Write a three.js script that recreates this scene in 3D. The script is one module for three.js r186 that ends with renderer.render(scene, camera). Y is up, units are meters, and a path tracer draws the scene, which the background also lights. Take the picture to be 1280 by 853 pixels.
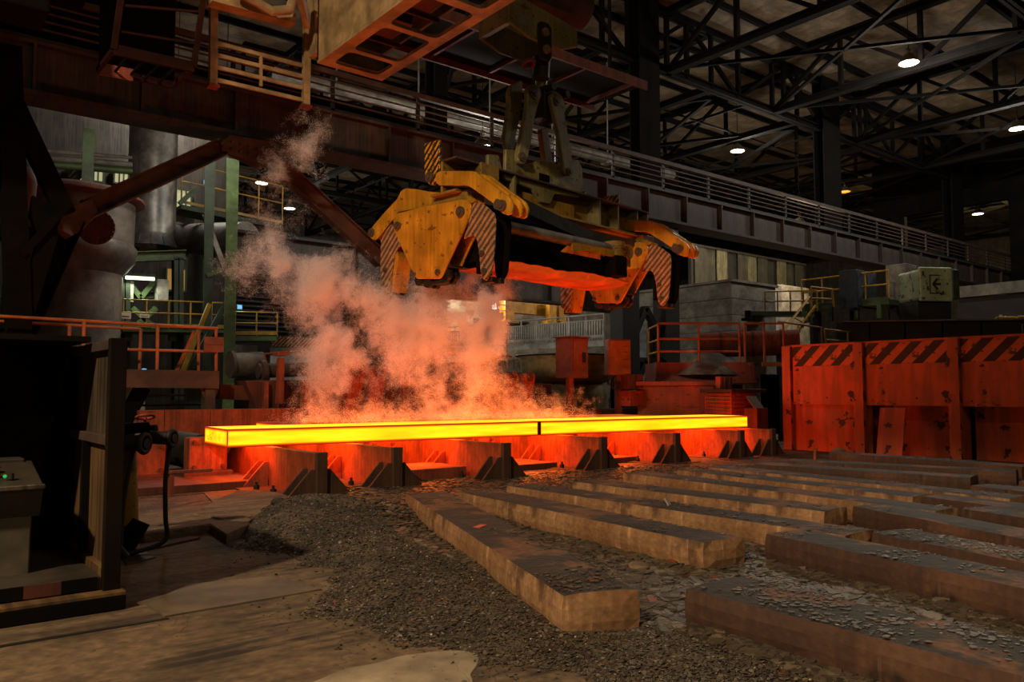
import * as THREE from 'three';
import { RoundedBoxGeometry } from 'three/addons/geometries/RoundedBoxGeometry.js';
import { mergeGeometries } from 'three/addons/utils/BufferGeometryUtils.js';
import { RectAreaLightUniformsLib } from 'three/addons/lights/RectAreaLightUniformsLib.js';

// ---------------------------------------------------------------- camera, sky, large lights, exposure
RectAreaLightUniformsLib.init();
const scene = new THREE.Scene();
scene.background = new THREE.Color(0x000000);            // a closed hall at night: no sky gets in
const camera = new THREE.PerspectiveCamera(46.20, 1280 / 853, 0.1, 200);
camera.position.set(0, 1.5, 0);
camera.rotation.order = 'YXZ';
camera.rotation.set(Math.atan(63.5 / 1000), -38.7 * Math.PI / 180, 0);
const renderer = new THREE.WebGLRenderer({ antialias: true });
renderer.toneMapping = THREE.LinearToneMapping;
renderer.toneMappingExposure = 1.0;
renderer.shadowMap.enabled = true;
renderer.shadowMap.type = THREE.PCFSoftShadowMap;

const SLAB_LIGHT = 13.0;                                  // radiance of the red-hot faces
const SLAB_COLOR = new THREE.Color().setRGB(1, 0.085, 0.015);
const LAMP_COLOR = new THREE.Color().setRGB(1, 0.74, 0.46);
const LAMP_WHITE = new THREE.Color().setRGB(1, 0.93, 0.80);
const LAMP_POWER = 120;

// ---------------------------------------------------------------- seeded noise
function rng(seed) { let s = seed >>> 0; return () => { s = (s + 0x6d2b79f5) | 0; let t = Math.imul(s ^ (s >>> 15), 1 | s); t = (t + Math.imul(t ^ (t >>> 7), 61 | t)) ^ t; return ((t ^ (t >>> 14)) >>> 0) / 4294967296; }; }
const hash3 = (x, y, z) => { let h = Math.imul(x, 374761393) ^ Math.imul(y, 668265263) ^ Math.imul(z, 2147483647 - 58); h = Math.imul(h ^ (h >>> 13), 1274126177); return ((h ^ (h >>> 16)) >>> 0) / 4294967296; };
const sm = (t) => t * t * (3 - 2 * t), lerp = (a, b, t) => a + (b - a) * t, clamp = (x, a = 0, b = 1) => Math.min(b, Math.max(a, x));
const step = (a, b, x) => sm(clamp((x - a) / (b - a)));
function vnoise2(x, y, px, py, s) {
  const xi = Math.floor(x), yi = Math.floor(y), fx = sm(x - xi), fy = sm(y - yi), m = (a, p) => ((a % p) + p) % p;
  const x0 = m(xi, px), x1 = m(xi + 1, px), y0 = m(yi, py), y1 = m(yi + 1, py);
  return lerp(lerp(hash3(x0, y0, s), hash3(x1, y0, s), fx), lerp(hash3(x0, y1, s), hash3(x1, y1, s), fx), fy);
}
function fbm(u, v, fx, fy, oct, s) { let a = 0, w = 0.5, t = 0; for (let i = 0; i < oct; i++) { a += w * vnoise2(u * fx, v * fy, fx, fy, s + i); t += w; w *= 0.55; fx *= 2; fy *= 2; } return a / t; }
function vnoise3(x, y, z, s) {
  const xi = Math.floor(x), yi = Math.floor(y), zi = Math.floor(z), fx = sm(x - xi), fy = sm(y - yi), fz = sm(z - zi);
  const h = (a, b, c) => hash3(xi + a + 1000 * s, yi + b, zi + c);
  return lerp(lerp(lerp(h(0, 0, 0), h(1, 0, 0), fx), lerp(h(0, 1, 0), h(1, 1, 0), fx), fy), lerp(lerp(h(0, 0, 1), h(1, 0, 1), fx), lerp(h(0, 1, 1), h(1, 1, 1), fx), fy), fz);
}
function fbm3(x, y, z, oct, s) { let a = 0, w = 0.5, t = 0; for (let i = 0; i < oct; i++) { a += w * vnoise3(x, y, z, s + i); t += w; w *= 0.5; x *= 2.03; y *= 2.03; z *= 2.03; } return a / t; }

// ---------------------------------------------------------------- textures (real size in metres given by `size`)
function tex(w, h, f, size, srgb = true) {
  const d = new Uint8Array(w * h * 4);
  for (let y = 0; y < h; y++) for (let x = 0; x < w; x++) {
    const c = f((x + 0.5) / w, (y + 0.5) / h), o = (y * w + x) * 4;
    for (let k = 0; k < 3; k++) d[o + k] = clamp(c[k] ?? c[0]) * 255;
    d[o + 3] = 255;
  }
  const t = new THREE.DataTexture(d, w, h);
  t.wrapS = t.wrapT = THREE.RepeatWrapping; t.magFilter = THREE.LinearFilter; t.minFilter = THREE.LinearMipmapLinearFilter; t.generateMipmaps = true;
  if (srgb) t.colorSpace = THREE.SRGBColorSpace;
  if (size) t.repeat.set(1 / size[0], 1 / size[1]);
  t.needsUpdate = true;
  return t;
}
const g1 = (v) => [v, v, v], mix3 = (a, b, t) => [lerp(a[0], b[0], t), lerp(a[1], b[1], t), lerp(a[2], b[2], t)];
// tones below are sRGB 0..1
const TX = {};
TX.mottle = tex(512, 512, (u, v) => { const n = fbm(u, v, 4, 4, 6, 11), m = fbm(u, v, 14, 14, 4, 31); return g1(0.62 + 0.5 * (n - 0.35) + 0.22 * (m - 0.5)); }, [1.6, 1.6]);
TX.rust = tex(512, 512, (u, v) => {
  const n = fbm(u, v, 7, 4, 6, 3), m = fbm(u, v, 44, 2, 4, 8), f = fbm(u, v, 40, 40, 3, 9), k = step(0.38, 0.68, n * 0.5 + m * 0.5);
  return mix3([0.80, 0.62, 0.50], [0.56, 0.41, 0.33], k).map((c) => c * (0.78 + 0.25 * m + 0.2 * f));
}, [1.4, 1.4]);
TX.wear = tex(512, 512, (u, v) => {      // paint worn through to dark steel in chips
  const n = fbm(u, v, 7, 7, 6, 41), k = step(0.62, 0.67, n), m = fbm(u, v, 3, 3, 4, 51);
  return mix3(g1(0.82 + 0.35 * (m - 0.5)), [0.30, 0.25, 0.22], k);
}, [1.2, 1.2]);
TX.paint = tex(512, 512, (u, v) => {
  const n = fbm(u, v, 12, 12, 6, 141), k = 0.55 * step(0.71, 0.75, n), m = fbm(u, v, 3, 3, 5, 151), d = fbm(u, v, 26, 2, 4, 153);
  return mix3(g1(0.80 + 0.4 * (m - 0.5) + 0.25 * (d - 0.5)), [0.34, 0.27, 0.22], k);
}, [1.3, 1.3]);
TX.streak = tex(512, 256, (u, v) => { const n = fbm(u, v, 40, 2, 5, 5), m = fbm(u, v, 5, 4, 4, 15); return g1(0.6 + 0.55 * (n - 0.42) + 0.4 * (m - 0.45)); }, [1.5, 1.5]);
TX.bump = tex(512, 512, (u, v) => g1(fbm(u, v, 12, 12, 6, 77)), [1.0, 1.0], false);
TX.concrete = tex(1024, 1024, (u, v) => {
  const n = fbm(u, v, 3, 5, 6, 21), s = fbm(u, v, 3, 26, 5, 23), f = fbm(u, v, 60, 60, 3, 25), d = fbm(u, v, 4, 4, 5, 27);
  const cr = Math.abs(fbm(u + 0.03 * d, v, 4, 4, 5, 29) - 0.5), crack = 1 - step(0.0, 0.004, cr);
  let c = mix3([0.50, 0.42, 0.33], [0.30, 0.245, 0.19], step(0.38, 0.68, n * 0.55 + s * 0.45));
  c = mix3(c, [0.16, 0.13, 0.11], 0.85 * step(0.56, 0.72, d * 0.5 + s * 0.5));
  c = mix3(c, [0.12, 0.10, 0.08], crack * 0.35);
  return c.map((x) => x * (0.72 + 0.58 * f));
}, [3.2, 3.2]);
TX.concreteBump = tex(1024, 1024, (u, v) => {
  const d = fbm(u, v, 4, 4, 5, 27), cr = Math.abs(fbm(u + 0.03 * d, v, 4, 4, 5, 29) - 0.5);
  return g1(0.35 * fbm(u, v, 3, 26, 5, 23) + 0.35 * fbm(u, v, 60, 60, 3, 25) + 0.3 * step(0, 0.01, cr));
}, [3.2, 3.2], false);
TX.chequer = tex(256, 256, (u, v) => {
  const k = (a, b) => { const x = ((a * 4) % 1 + 1) % 1 - 0.5, y = ((b * 4) % 1 + 1) % 1 - 0.5; return Math.hypot(x * 0.9 + y * 0.9, (x - y) * 3) < 0.36 ? 1 : 0; };
  const r = (a, b) => { const x = ((a * 4) % 1 + 1) % 1 - 0.5, y = ((b * 4) % 1 + 1) % 1 - 0.5; return Math.hypot((x + y) * 3, (x - y) * 0.9) < 0.36 ? 1 : 0; };
  return g1(Math.max(k(u, v), r(u + 0.125, v + 0.125)));
}, [0.22, 0.22], false);
TX.gravel = tex(1024, 1024, (u, v) => {
  const n = fbm(u, v, 6, 6, 6, 61), f = fbm(u, v, 90, 90, 3, 63), g = fbm(u, v, 34, 34, 3, 65);
  let c = mix3([0.19, 0.165, 0.14], [0.33, 0.28, 0.225], step(0.4, 0.7, n));
  c = c.map((x) => x * (0.5 + 0.6 * f + 0.45 * g));
  return f > 0.80 ? [0.6, 0.56, 0.5] : c;
}, [1.6, 1.6]);
TX.gravelBump = tex(1024, 1024, (u, v) => g1(0.45 * fbm(u, v, 90, 90, 3, 63) + 0.4 * fbm(u, v, 34, 34, 3, 65) + 0.15 * fbm(u, v, 9, 9, 3, 66)), [1.6, 1.6], false);
TX.slabTop = tex(1024, 1024, (u, v) => {
  const n = fbm(u, v, 3, 3, 7, 71), e = fbm(u, v, 12, 12, 5, 73), f = fbm(u, v, 70, 70, 3, 75);
  let c = mix3([0.20, 0.18, 0.165], [0.265, 0.235, 0.21], e);
  const r = step(0.54, 0.63, n * 0.75 + e * 0.25);
  c = mix3(c, mix3([0.40, 0.29, 0.19], [0.53, 0.36, 0.25], e), r * (0.55 + 0.45 * step(0.35, 0.55, e)));
  const flake = step(0.60, 0.63, e * 0.6 + n * 0.4);
  c = mix3(c, [0.30, 0.28, 0.255], flake * 0.6 * (1 - r));
  return c.map((x) => x * (0.75 + 0.5 * f));
}, [2.6, 2.6]);
TX.slabTopBump = tex(512, 512, (u, v) => g1(0.5 * fbm(u, v, 12, 12, 5, 73) + 0.5 * fbm(u, v, 40, 40, 3, 75)), [1.3, 1.3], false);
const sideTone = (lo, hi, soil, sd) => tex(1024, 512, (u, v) => {
  const st = fbm(u, v, 60, 1, 4, sd), n = fbm(u, v, 3, 1, 6, sd + 2), e = fbm(u, v, 9, 3, 6, sd + 4), f = fbm(u, v, 90, 40, 2, sd + 6), g = fbm(u, v, 24, 2, 4, sd + 8);
  let c = mix3(lo, hi, step(0.25, 0.75, n * 0.45 + st * 0.3 + e * 0.25));
  c = mix3(c, soil, 0.8 * step(0.54, 0.70, e * 0.5 + g * 0.3 + n * 0.2));
  c = mix3(c, hi.map((x) => x * 1.25), 0.45 * step(0.70, 0.76, st) * step(0.45, 0.62, e));
  return c.map((x) => x * (0.86 + 0.28 * f));
}, [2.8, 0.9]);
TX.slabSide = sideTone([0.50, 0.365, 0.245], [0.68, 0.53, 0.375], [0.29, 0.20, 0.145], 81);
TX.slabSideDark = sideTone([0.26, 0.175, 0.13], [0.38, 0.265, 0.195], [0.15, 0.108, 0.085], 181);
TX.hazardYellow = stripes([0.80, 0.56, 0.10], [0.10, 0.08, 0.06], 0.15, 91);
TX.hazardLeft = stripes([0.80, 0.56, 0.10], [0.10, 0.08, 0.06], 0.15, 97, 1);
TX.hazardFaded = stripes([0.66, 0.50, 0.34], [0.36, 0.29, 0.24], 0.15, 93);
TX.hazardRed = stripes([0.74, 0.36, 0.18], [0.16, 0.10, 0.09], 0.50, 95);
function stripes(a, b, period, seed, lean = -1) {
  return tex(512, 512, (u, v) => { const k = ((u * 2 + lean * v * 2) % 1 + 1) % 1, w = fbm(u, v, 8, 8, 5, seed); return mix3(k < 0.5 ? a : b, [0.22, 0.16, 0.12], step(0.60, 0.68, w) * 0.85).map((x) => x * (0.8 + 0.4 * fbm(u, v, 3, 3, 4, seed + 3))); }, [period * 2, period * 2]);
}
TX.barrier = tex(1024, 1024, (u, v) => {
  const n = fbm(u, v, 9, 9, 5, 101), m = fbm(u, v, 22, 2, 4, 103), p = fbm(u, v, 5, 3, 4, 105);
  let c = mix3([0.76, 0.33, 0.16], [0.60, 0.29, 0.15], step(0.35, 0.65, m * 0.5 + p * 0.5));
  return mix3(c, [0.20, 0.10, 0.08], step(0.63, 0.67, n * 0.8 + p * 0.2));
}, [2.2, 2.2]);
// the glow of the hot steel: yellow-white in the middle of a face, darker red where the edges have cooled
function glow(w, h, seed, edgeU, edgeV, patchy, cool = 0) {
  return tex(w, h, (u, v) => {
    const n = fbm(u, v, Math.max(4, Math.round(w / 64)), 3, 5, seed), m = fbm(u, v, 6, 2, 3, seed + 9);
    const e = Math.min(step(0, edgeU, Math.min(u, 1 - u)), step(0, edgeV, Math.min(v, 1 - v)));
    const heat = clamp(e * (0.86 + 0.35 * (m - 0.5)) - patchy * step(0.52, 0.66, n) - cool * (0.75 + 0.5 * (n - 0.5)));
    return [clamp(0.50 + 0.9 * heat), Math.pow(heat, 1.15) * 0.90 + 0.06, Math.pow(heat, 5) * 0.16];
  }, null);
}

// ---------------------------------------------------------------- materials
const std = (color, o = {}) => new THREE.MeshStandardMaterial({ color, roughness: 0.8, metalness: 0, ...o });
const hot = (map, k = 1.55) => new THREE.MeshStandardMaterial({ color: 0x1a0a06, roughness: 0.9, emissive: 0xffffff, emissiveIntensity: k, emissiveMap: map });
const matte = (color, o = {}) => new THREE.MeshPhysicalMaterial({ color, roughness: 0.95, specularIntensity: 0.25, ...o });
const bumped = (o = {}) => ({ bumpMap: TX.bump, bumpScale: 0.004, ...o });
const M = {
  concrete: std(0xc8c4ba, { map: TX.concrete, bumpMap: TX.concreteBump, bumpScale: 0.012, roughness: 0.86 }),
  palePatch: std(0xc0ae90, { map: TX.mottle, bumpMap: TX.concreteBump, bumpScale: 0.006, roughness: 0.85 }),
  plate: std(0x857458, { map: TX.mottle, bumpMap: TX.chequer, bumpScale: 0.003, roughness: 0.6, metalness: 0.25 }),
  gravel: std(0xffffff, { map: TX.gravel, bumpMap: TX.gravelBump, bumpScale: 0.03, roughness: 0.85 }),
  slabTop: std(0xd6d6d6, { map: TX.slabTop, bumpMap: TX.slabTopBump, bumpScale: 0.012, roughness: 0.72, metalness: 0.1 }),
  slabSide: std(0xffffff, { map: TX.slabSide, bumpMap: TX.bump, bumpScale: 0.004, roughness: 0.72, metalness: 0.1 }),
  slabSideDark: std(0xffffff, { map: TX.slabSideDark, bumpMap: TX.bump, bumpScale: 0.004, roughness: 0.75, metalness: 0.05 }),
  flake: std(0x5e564b, { roughness: 0.5, metalness: 0.25 }),
  flakeLight: std(0xb0a89a, { roughness: 0.4, metalness: 0.3 }),
  stone: std(0x5a4c3e, { map: TX.mottle, roughness: 0.9 }),
  paleStone: std(0xa58a6c, { map: TX.mottle, roughness: 0.9 }),
  darkSteel: std(0x2c2622, bumped({ map: TX.mottle, roughness: 0.65, metalness: 0.2 })),
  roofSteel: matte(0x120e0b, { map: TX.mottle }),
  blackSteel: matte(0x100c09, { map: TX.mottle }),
  brownSteel: std(0x5c443a, bumped({ map: TX.mottle, roughness: 0.75 })),
  girder: std(0x4a3d36, bumped({ map: TX.streak, roughness: 0.7 })),
  rust: std(0xa86848, bumped({ map: TX.rust, roughness: 0.85 })),
  rustDark: std(0x6a4434, bumped({ map: TX.rust, roughness: 0.85 })),
  standRust: std(0xb06c4a, bumped({ map: TX.rust, roughness: 0.75 })),
  yellow: std(0xdc9f2a, bumped({ map: TX.paint, roughness: 0.36, bumpScale: 0.0015 })),
  oldYellow: std(0xa8842c, bumped({ map: TX.paint, roughness: 0.6, bumpScale: 0.002 })),
  oliveSteel: std(0x9c9160, bumped({ map: TX.paint, roughness: 0.42, metalness: 0.12, bumpScale: 0.003 })),
  railYellow: std(0xd8a824, { map: TX.mottle, roughness: 0.5 }),
  railOrange: std(0xc86a2a, { map: TX.mottle, roughness: 0.55 }),
  beige: std(0xc8a878, bumped({ map: TX.mottle, roughness: 0.6 })),
  hazard: std(0xffffff, { map: TX.hazardYellow, roughness: 0.5 }),
  cageSteel: matte(0x3c1c14, { map: TX.mottle }),
  hazardLeft: std(0xffffff, { map: TX.hazardLeft, roughness: 0.5 }),
  hazardFaded: std(0xffffff, { map: TX.hazardFaded, roughness: 0.45 }),
  standSteel: std(0x5c5147, bumped({ map: TX.rust, roughness: 0.75 })),
  hazardRed: std(0xffffff, { map: TX.hazardRed, roughness: 0.65 }),
  barrier: std(0xffffff, { map: TX.barrier, bumpMap: TX.bump, bumpScale: 0.004, roughness: 0.62 }),
  green: std(0x55703a, bumped({ map: TX.mottle, roughness: 0.55 })),
  greenDark: std(0x33452a, bumped({ map: TX.mottle, roughness: 0.6 })),
  paleGreen: std(0x96a884, bumped({ map: TX.wear, roughness: 0.5 })),
  galvanised: std(0xa8a49c, { map: TX.mottle, roughness: 0.42, metalness: 0.5 }),
  greyPaint: std(0x8e887e, bumped({ map: TX.mottle, roughness: 0.65 })),
  tank: std(0x7a7068, bumped({ map: TX.mottle, roughness: 0.55, metalness: 0.25 })),
  white: std(0xd2cec4, { map: TX.mottle, roughness: 0.6 }),
  block: std(0x9c9488, { map: TX.mottle, roughness: 0.85 }),
  curtainDark: std(0x4c4834, { map: TX.streak, roughness: 0.75 }),
  curtain: std(0x8a8460, { map: TX.streak, roughness: 0.7 }),
  oliveVessel: std(0x9c8a5c, bumped({ map: TX.mottle, roughness: 0.75 })),
  roof: std(0x8a7458, { map: TX.mottle, roughness: 0.9 }),
  wall: std(0x4a423a, { map: TX.streak, roughness: 0.9 }),
  boxRed: std(0x8e563c, { map: TX.mottle, roughness: 0.6 }),
  shieldSheet: std(0xd0603c, bumped({ map: TX.mottle, roughness: 0.55 })),
  red: std(0x8e3824, bumped({ map: TX.paint, roughness: 0.6 })),
  console: std(0x7c735f, { map: TX.mottle, roughness: 0.6 }),
  consoleTop: std(0x4e463c, { map: TX.mottle, roughness: 0.5 }),
  alu: std(0xb4aa98, { map: TX.streak, roughness: 0.35, metalness: 0.8 }),
  boothGrey: matte(0x5e5040, { map: TX.streak }),
  boothSheet: std(0x7a5a30, { map: TX.streak, roughness: 0.7 }),
  boothDark: matte(0x241910, { map: TX.mottle }),
  rubber: std(0x14110f, { roughness: 0.7 }),
  pinSteel: std(0x6e5e50, { roughness: 0.4, metalness: 0.5 }),
  polished: std(0x9a8c74, { map: TX.mottle, roughness: 0.35, metalness: 0.7 }),
  blueGrey: std(0x3c4656, { map: TX.mottle, roughness: 0.6 }),
  sand: std(0x8c8880, { map: TX.mottle, bumpMap: TX.gravelBump, bumpScale: 0.02, roughness: 0.95 }),
  paper: std(0xc8bfae, { roughness: 0.8 }),
  bulb: new THREE.MeshStandardMaterial({ color: 0x222222, emissive: new THREE.Color().setRGB(1, 0.95, 0.82), emissiveIntensity: 5 }),
  bulbOrange: new THREE.MeshStandardMaterial({ color: 0x222222, emissive: new THREE.Color().setRGB(1, 0.36, 0.05), emissiveIntensity: 1.2 }),
  tubeLamp: new THREE.MeshStandardMaterial({ color: 0x222222, emissive: new THREE.Color().setRGB(0.92, 1, 0.70), emissiveIntensity: 2.2 }),
  glowPanelPale: new THREE.MeshStandardMaterial({ color: 0x555544, emissive: new THREE.Color().setRGB(0.9, 0.85, 0.45), emissiveIntensity: 0.45 }),
  glowPanelYellow: new THREE.MeshStandardMaterial({ color: 0x554422, emissive: new THREE.Color().setRGB(0.9, 0.5, 0.1), emissiveIntensity: 0.3 }),
  exitBlue: new THREE.MeshStandardMaterial({ color: 0x223344, emissive: new THREE.Color().setRGB(0.20, 0.62, 0.95), emissiveIntensity: 0.65 }),
  ledGreen: new THREE.MeshStandardMaterial({ color: 0x001100, emissive: new THREE.Color().setRGB(0.02, 0.45, 0.08), emissiveIntensity: 1 }),
  ledViolet: new THREE.MeshStandardMaterial({ color: 0x110022, emissive: new THREE.Color().setRGB(0.35, 0.25, 0.9), emissiveIntensity: 1 }),
};

// ---------------------------------------------------------------- geometry helpers
const V = (p) => new THREE.Vector3(...p);
const add = (a, b) => a.map((x, i) => x + b[i]), mid = (a, b, t = 0.5) => a.map((x, i) => lerp(x, b[i], t));
function bx(x0, y0, z0, x1, y1, z1, r = 0) {
  const w = Math.abs(x1 - x0), h = Math.abs(y1 - y0), d = Math.abs(z1 - z0);
  const g = r ? new RoundedBoxGeometry(w, h, d, 1, Math.min(r, w * 0.45, h * 0.45, d * 0.45)) : new THREE.BoxGeometry(w, h, d);
  return g.translate((x0 + x1) / 2, (y0 + y1) / 2, (z0 + z1) / 2);
}
function frameOf(p, q) {           // local x along p->q, y as upright as it can be
  const x = V(q).sub(V(p)).normalize(), up = Math.abs(x.y) > 0.98 ? new THREE.Vector3(0, 0, 1) : new THREE.Vector3(0, 1, 0);
  const z = new THREE.Vector3().crossVectors(x, up).normalize(), y = new THREE.Vector3().crossVectors(z, x);
  return new THREE.Matrix4().makeBasis(x, y, z).setPosition((p[0] + q[0]) / 2, (p[1] + q[1]) / 2, (p[2] + q[2]) / 2);
}
const dist = (p, q) => Math.hypot(p[0] - q[0], p[1] - q[1], p[2] - q[2]);
const bar = (p, q, h, w = h) => new THREE.BoxGeometry(dist(p, q), h, w).applyMatrix4(frameOf(p, q));
function ibeam(p, q, h, w, t = 0.03) {
  const L = dist(p, q), m = frameOf(p, q);
  return [new THREE.BoxGeometry(L, h, t), new THREE.BoxGeometry(L, t, w).translate(0, h / 2 - t / 2, 0), new THREE.BoxGeometry(L, t, w).translate(0, -h / 2 + t / 2, 0)].map((g) => g.applyMatrix4(m));
}
function rod(p, q, r, n = 10, r2 = r) { return new THREE.CylinderGeometry(r2, r, dist(p, q), n).rotateZ(-Math.PI / 2).applyMatrix4(frameOf(p, q)); }
function pipe(pts, r, n = 10) { const out = []; for (let i = 0; i + 1 < pts.length; i++) { out.push(rod(pts[i], pts[i + 1], r, n)); if (i) out.push(new THREE.SphereGeometry(r, n, 6).translate(...pts[i])); } return out; }
function hose(pts, r, n = 40) { return new THREE.TubeGeometry(new THREE.CatmullRomCurve3(pts.map(V)), n, r, 7); }
function lathe(prof, x, y, z, n = 40) { return new THREE.LatheGeometry(prof.map(([r, h]) => new THREE.Vector2(r, h)), n).translate(x, y, z); }
function shapeOf(poly, holes = []) {
  const s = new THREE.Shape(poly.map(([a, b]) => new THREE.Vector2(a, b)));
  for (const h of holes) s.holes.push(new THREE.Path(h.map(([a, b]) => new THREE.Vector2(a, b))));
  return s;
}
const area2 = (p) => p.reduce((s, [x, y], i) => { const [a, b] = p[(i + 1) % p.length]; return s + x * b - a * y; }, 0);
function extrude(poly, t, bevel, holes) {
  const b = Math.min(bevel, t * 0.4);
  return new THREE.ExtrudeGeometry(shapeOf(poly, holes), { depth: t - 2 * b, bevelEnabled: b > 0, bevelThickness: b, bevelSize: b * 0.9, bevelOffset: -b * 0.9, bevelSegments: 1, curveSegments: 8 }).translate(0, 0, b);
}
const prismXY = (poly, z0, z1, bevel = 0.01, holes) => extrude(poly, z1 - z0, bevel, holes).translate(0, 0, z0);
const prismZY = (poly, x0, x1, bevel = 0.01, holes) => extrude(poly, x1 - x0, bevel, holes).applyMatrix4(new THREE.Matrix4().makeBasis(V([0, 0, 1]), V([0, 1, 0]), V([-1, 0, 0]))).translate(x1, 0, 0);
const prismXZ = (poly, y0, y1, bevel = 0.004, holes) => extrude(poly.map(([x, z]) => [x, -z]), y1 - y0, bevel, (holes ?? []).map((h) => h.map(([x, z]) => [x, -z]))).applyMatrix4(new THREE.Matrix4().makeBasis(V([1, 0, 0]), V([0, 0, -1]), V([0, 1, 0]))).translate(0, y0, 0);
// round a polygon's corners
function soft(poly, r, n = 3) {
  const out = [], N = poly.length;
  for (let i = 0; i < N; i++) {
    const p = poly[(i + N - 1) % N], c = poly[i], q = poly[(i + 1) % N], a = Math.hypot(p[0] - c[0], p[1] - c[1]), b = Math.hypot(q[0] - c[0], q[1] - c[1]);
    const k = Math.min(r, a * 0.45, b * 0.45), s = [c[0] + (p[0] - c[0]) / a * k, c[1] + (p[1] - c[1]) / a * k], e = [c[0] + (q[0] - c[0]) / b * k, c[1] + (q[1] - c[1]) / b * k];
    for (let j = 0; j <= n; j++) { const t = j / n, u = 1 - t; out.push([u * u * s[0] + 2 * u * t * c[0] + t * t * e[0], u * u * s[1] + 2 * u * t * c[1] + t * t * e[1]]); }
  }
  return out;
}
function metreUV(g) {             // uv in metres, across the axis that a face looks along most
  const p = g.attributes.position, n = p.count, uv = new Float32Array(n * 2), a = new THREE.Vector3(), b = new THREE.Vector3(), c = new THREE.Vector3(), e = new THREE.Vector3();
  for (let i = 0; i < n; i += 3) {
    a.fromBufferAttribute(p, i); b.fromBufferAttribute(p, i + 1); c.fromBufferAttribute(p, i + 2);
    e.crossVectors(b.clone().sub(a), c.clone().sub(a));
    const x = Math.abs(e.x), y = Math.abs(e.y), z = Math.abs(e.z);
    [a, b, c].forEach((q, k) => { const [u, v] = x >= y && x >= z ? [q.z, q.y] : y >= z ? [q.x, q.z] : [q.x, q.y]; uv[(i + k) * 2] = u; uv[(i + k) * 2 + 1] = v; });
  }
  g.setAttribute('uv', new THREE.BufferAttribute(uv, 2));
  return g;
}
function join(geos) {
  const list = [geos].flat(3).map((g) => { const k = g.index ? g.toNonIndexed() : g.clone(); for (const n of Object.keys(k.attributes)) if (n !== 'position' && n !== 'normal') k.deleteAttribute(n); k.clearGroups(); return k; });
  return metreUV(list.length > 1 ? mergeGeometries(list) : list[0]);
}

// ---------------------------------------------------------------- naming
const taken = new Map();
function numbered(name) { const n = taken.get(name) ?? 0; taken.set(name, n + 1); return n ? name + '_' + String(n).padStart(3, '0') : name; }
const base = new Map();           // where a thing built in world coordinates has its base
function shade(m) { m.castShadow = m.receiveShadow = true; return m; }
function thing(name, label, category, pos = [0, 0, 0], o = {}) {
  const g = new THREE.Group(); g.name = numbered(name); g.position.set(...pos); if (o.turn) g.rotation.y = o.turn;
  g.userData = { label, category }; if (o.group) g.userData.group = o.group; if (o.kind) g.userData.kind = o.kind;
  if (!o.local) base.set(g, pos);
  scene.add(g);
  return g;
}
function part(name, geos, mat, parent, label) {
  const off = base.get(parent);
  let g = join(geos);
  if (off) g.translate(-off[0], -off[1], -off[2]);
  const m = shade(new THREE.Mesh(g, mat)); m.name = name; if (label) m.userData.label = label;
  parent.add(m); if (off) base.set(m, off);
  return m;
}
function single(name, geos, mat, label, category, pos, o = {}) {     // a thing that is one mesh
  const g = join(geos); g.translate(-pos[0], -pos[1], -pos[2]);
  const m = shade(new THREE.Mesh(g, mat)); m.name = numbered(name); m.position.set(...pos);
  if (label) m.userData = { label, category }; if (o.group) m.userData.group = o.group; if (o.kind) m.userData.kind = o.kind;
  base.set(m, pos); scene.add(m);
  return m;
}
const struct = (name, geos, mat, o = {}) => { const m = single(name, geos, mat, null, null, o.pos ?? [0, 0, 0], { kind: 'structure' }); if (o.label) m.userData.label = o.label; return m; };
function structGroup(name) { const g = new THREE.Group(); g.name = numbered(name); g.userData = { kind: 'structure' }; scene.add(g); return g; }
function railing(parent, p, q, h, posts, rails, r, mat, opt = {}) {   // posts and rails each a part
  for (let i = 0; i < posts; i++) { const b = mid(p, q, posts > 1 ? i / (posts - 1) : 0.5); part('post', opt.flat ? bar(b, add(b, [0, h, 0]), r * 2, r * 2) : rod(b, add(b, [0, h, 0]), r, 8), mat, parent); }
  for (const k of rails) part(k === rails[0] ? 'top_rail' : 'rail', rod(add(p, [0, h * k, 0]), add(q, [0, h * k, 0]), r, 8), mat, parent);
}
function lampLight(name, pos, color, power, parent, radius = 12) {
  const l = new THREE.PointLight(color, power); l.name = name; l.castShadow = true; l.shadow.radius = radius; l.position.set(...pos); (parent ?? scene).add(l); return l;
}
function panelLight(pos, look, w, h, color, radiance) {
  const l = new THREE.RectAreaLight(color, radiance, w, h); l.name = 'glow'; l.position.set(...pos); l.lookAt(...look); return l;
}

// ================================================================ THE HALL
const PIT = [[1.6, -12.3], [3.95, -12.3], [3.72, -11.2], [2.65, -10.6], [1.6, -10.6]];
struct('floor', [prismXZ([[-16, -60], [72, -60], [72, 12], [-16, 12]], -0.3, 0, 0, [PIT])], M.concrete);
struct('floor_pit', [bx(1.4, -1.0, -12.5, 4.1, -0.9, -10.4), bx(1.4, -0.9, -12.5, 4.1, -0.01, -12.31), bx(1.4, -0.9, -10.55, 4.1, -0.3, -10.4), bx(1.4, -0.9, -12.5, 1.55, -0.3, -10.4), bx(3.96, -0.9, -12.5, 4.1, -0.3, -10.4)], M.blackSteel);
struct('ceiling', [bx(-16, 16.6, -60, 72, 16.9, 12)], M.roof);
struct('wall_back', [bx(-16, 0, -60.4, 72, 16.9, -60)], M.wall);
struct('wall_front', [bx(-16, 0, 12, 72, 16.9, 12.4)], M.wall);
struct('wall_left', [bx(-16.4, 0, -60.4, -16, 16.9, 12.4)], M.wall);
struct('wall_right', [bx(72, 0, -60.4, 72.4, 16.9, 12.4)], M.wall);

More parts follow.
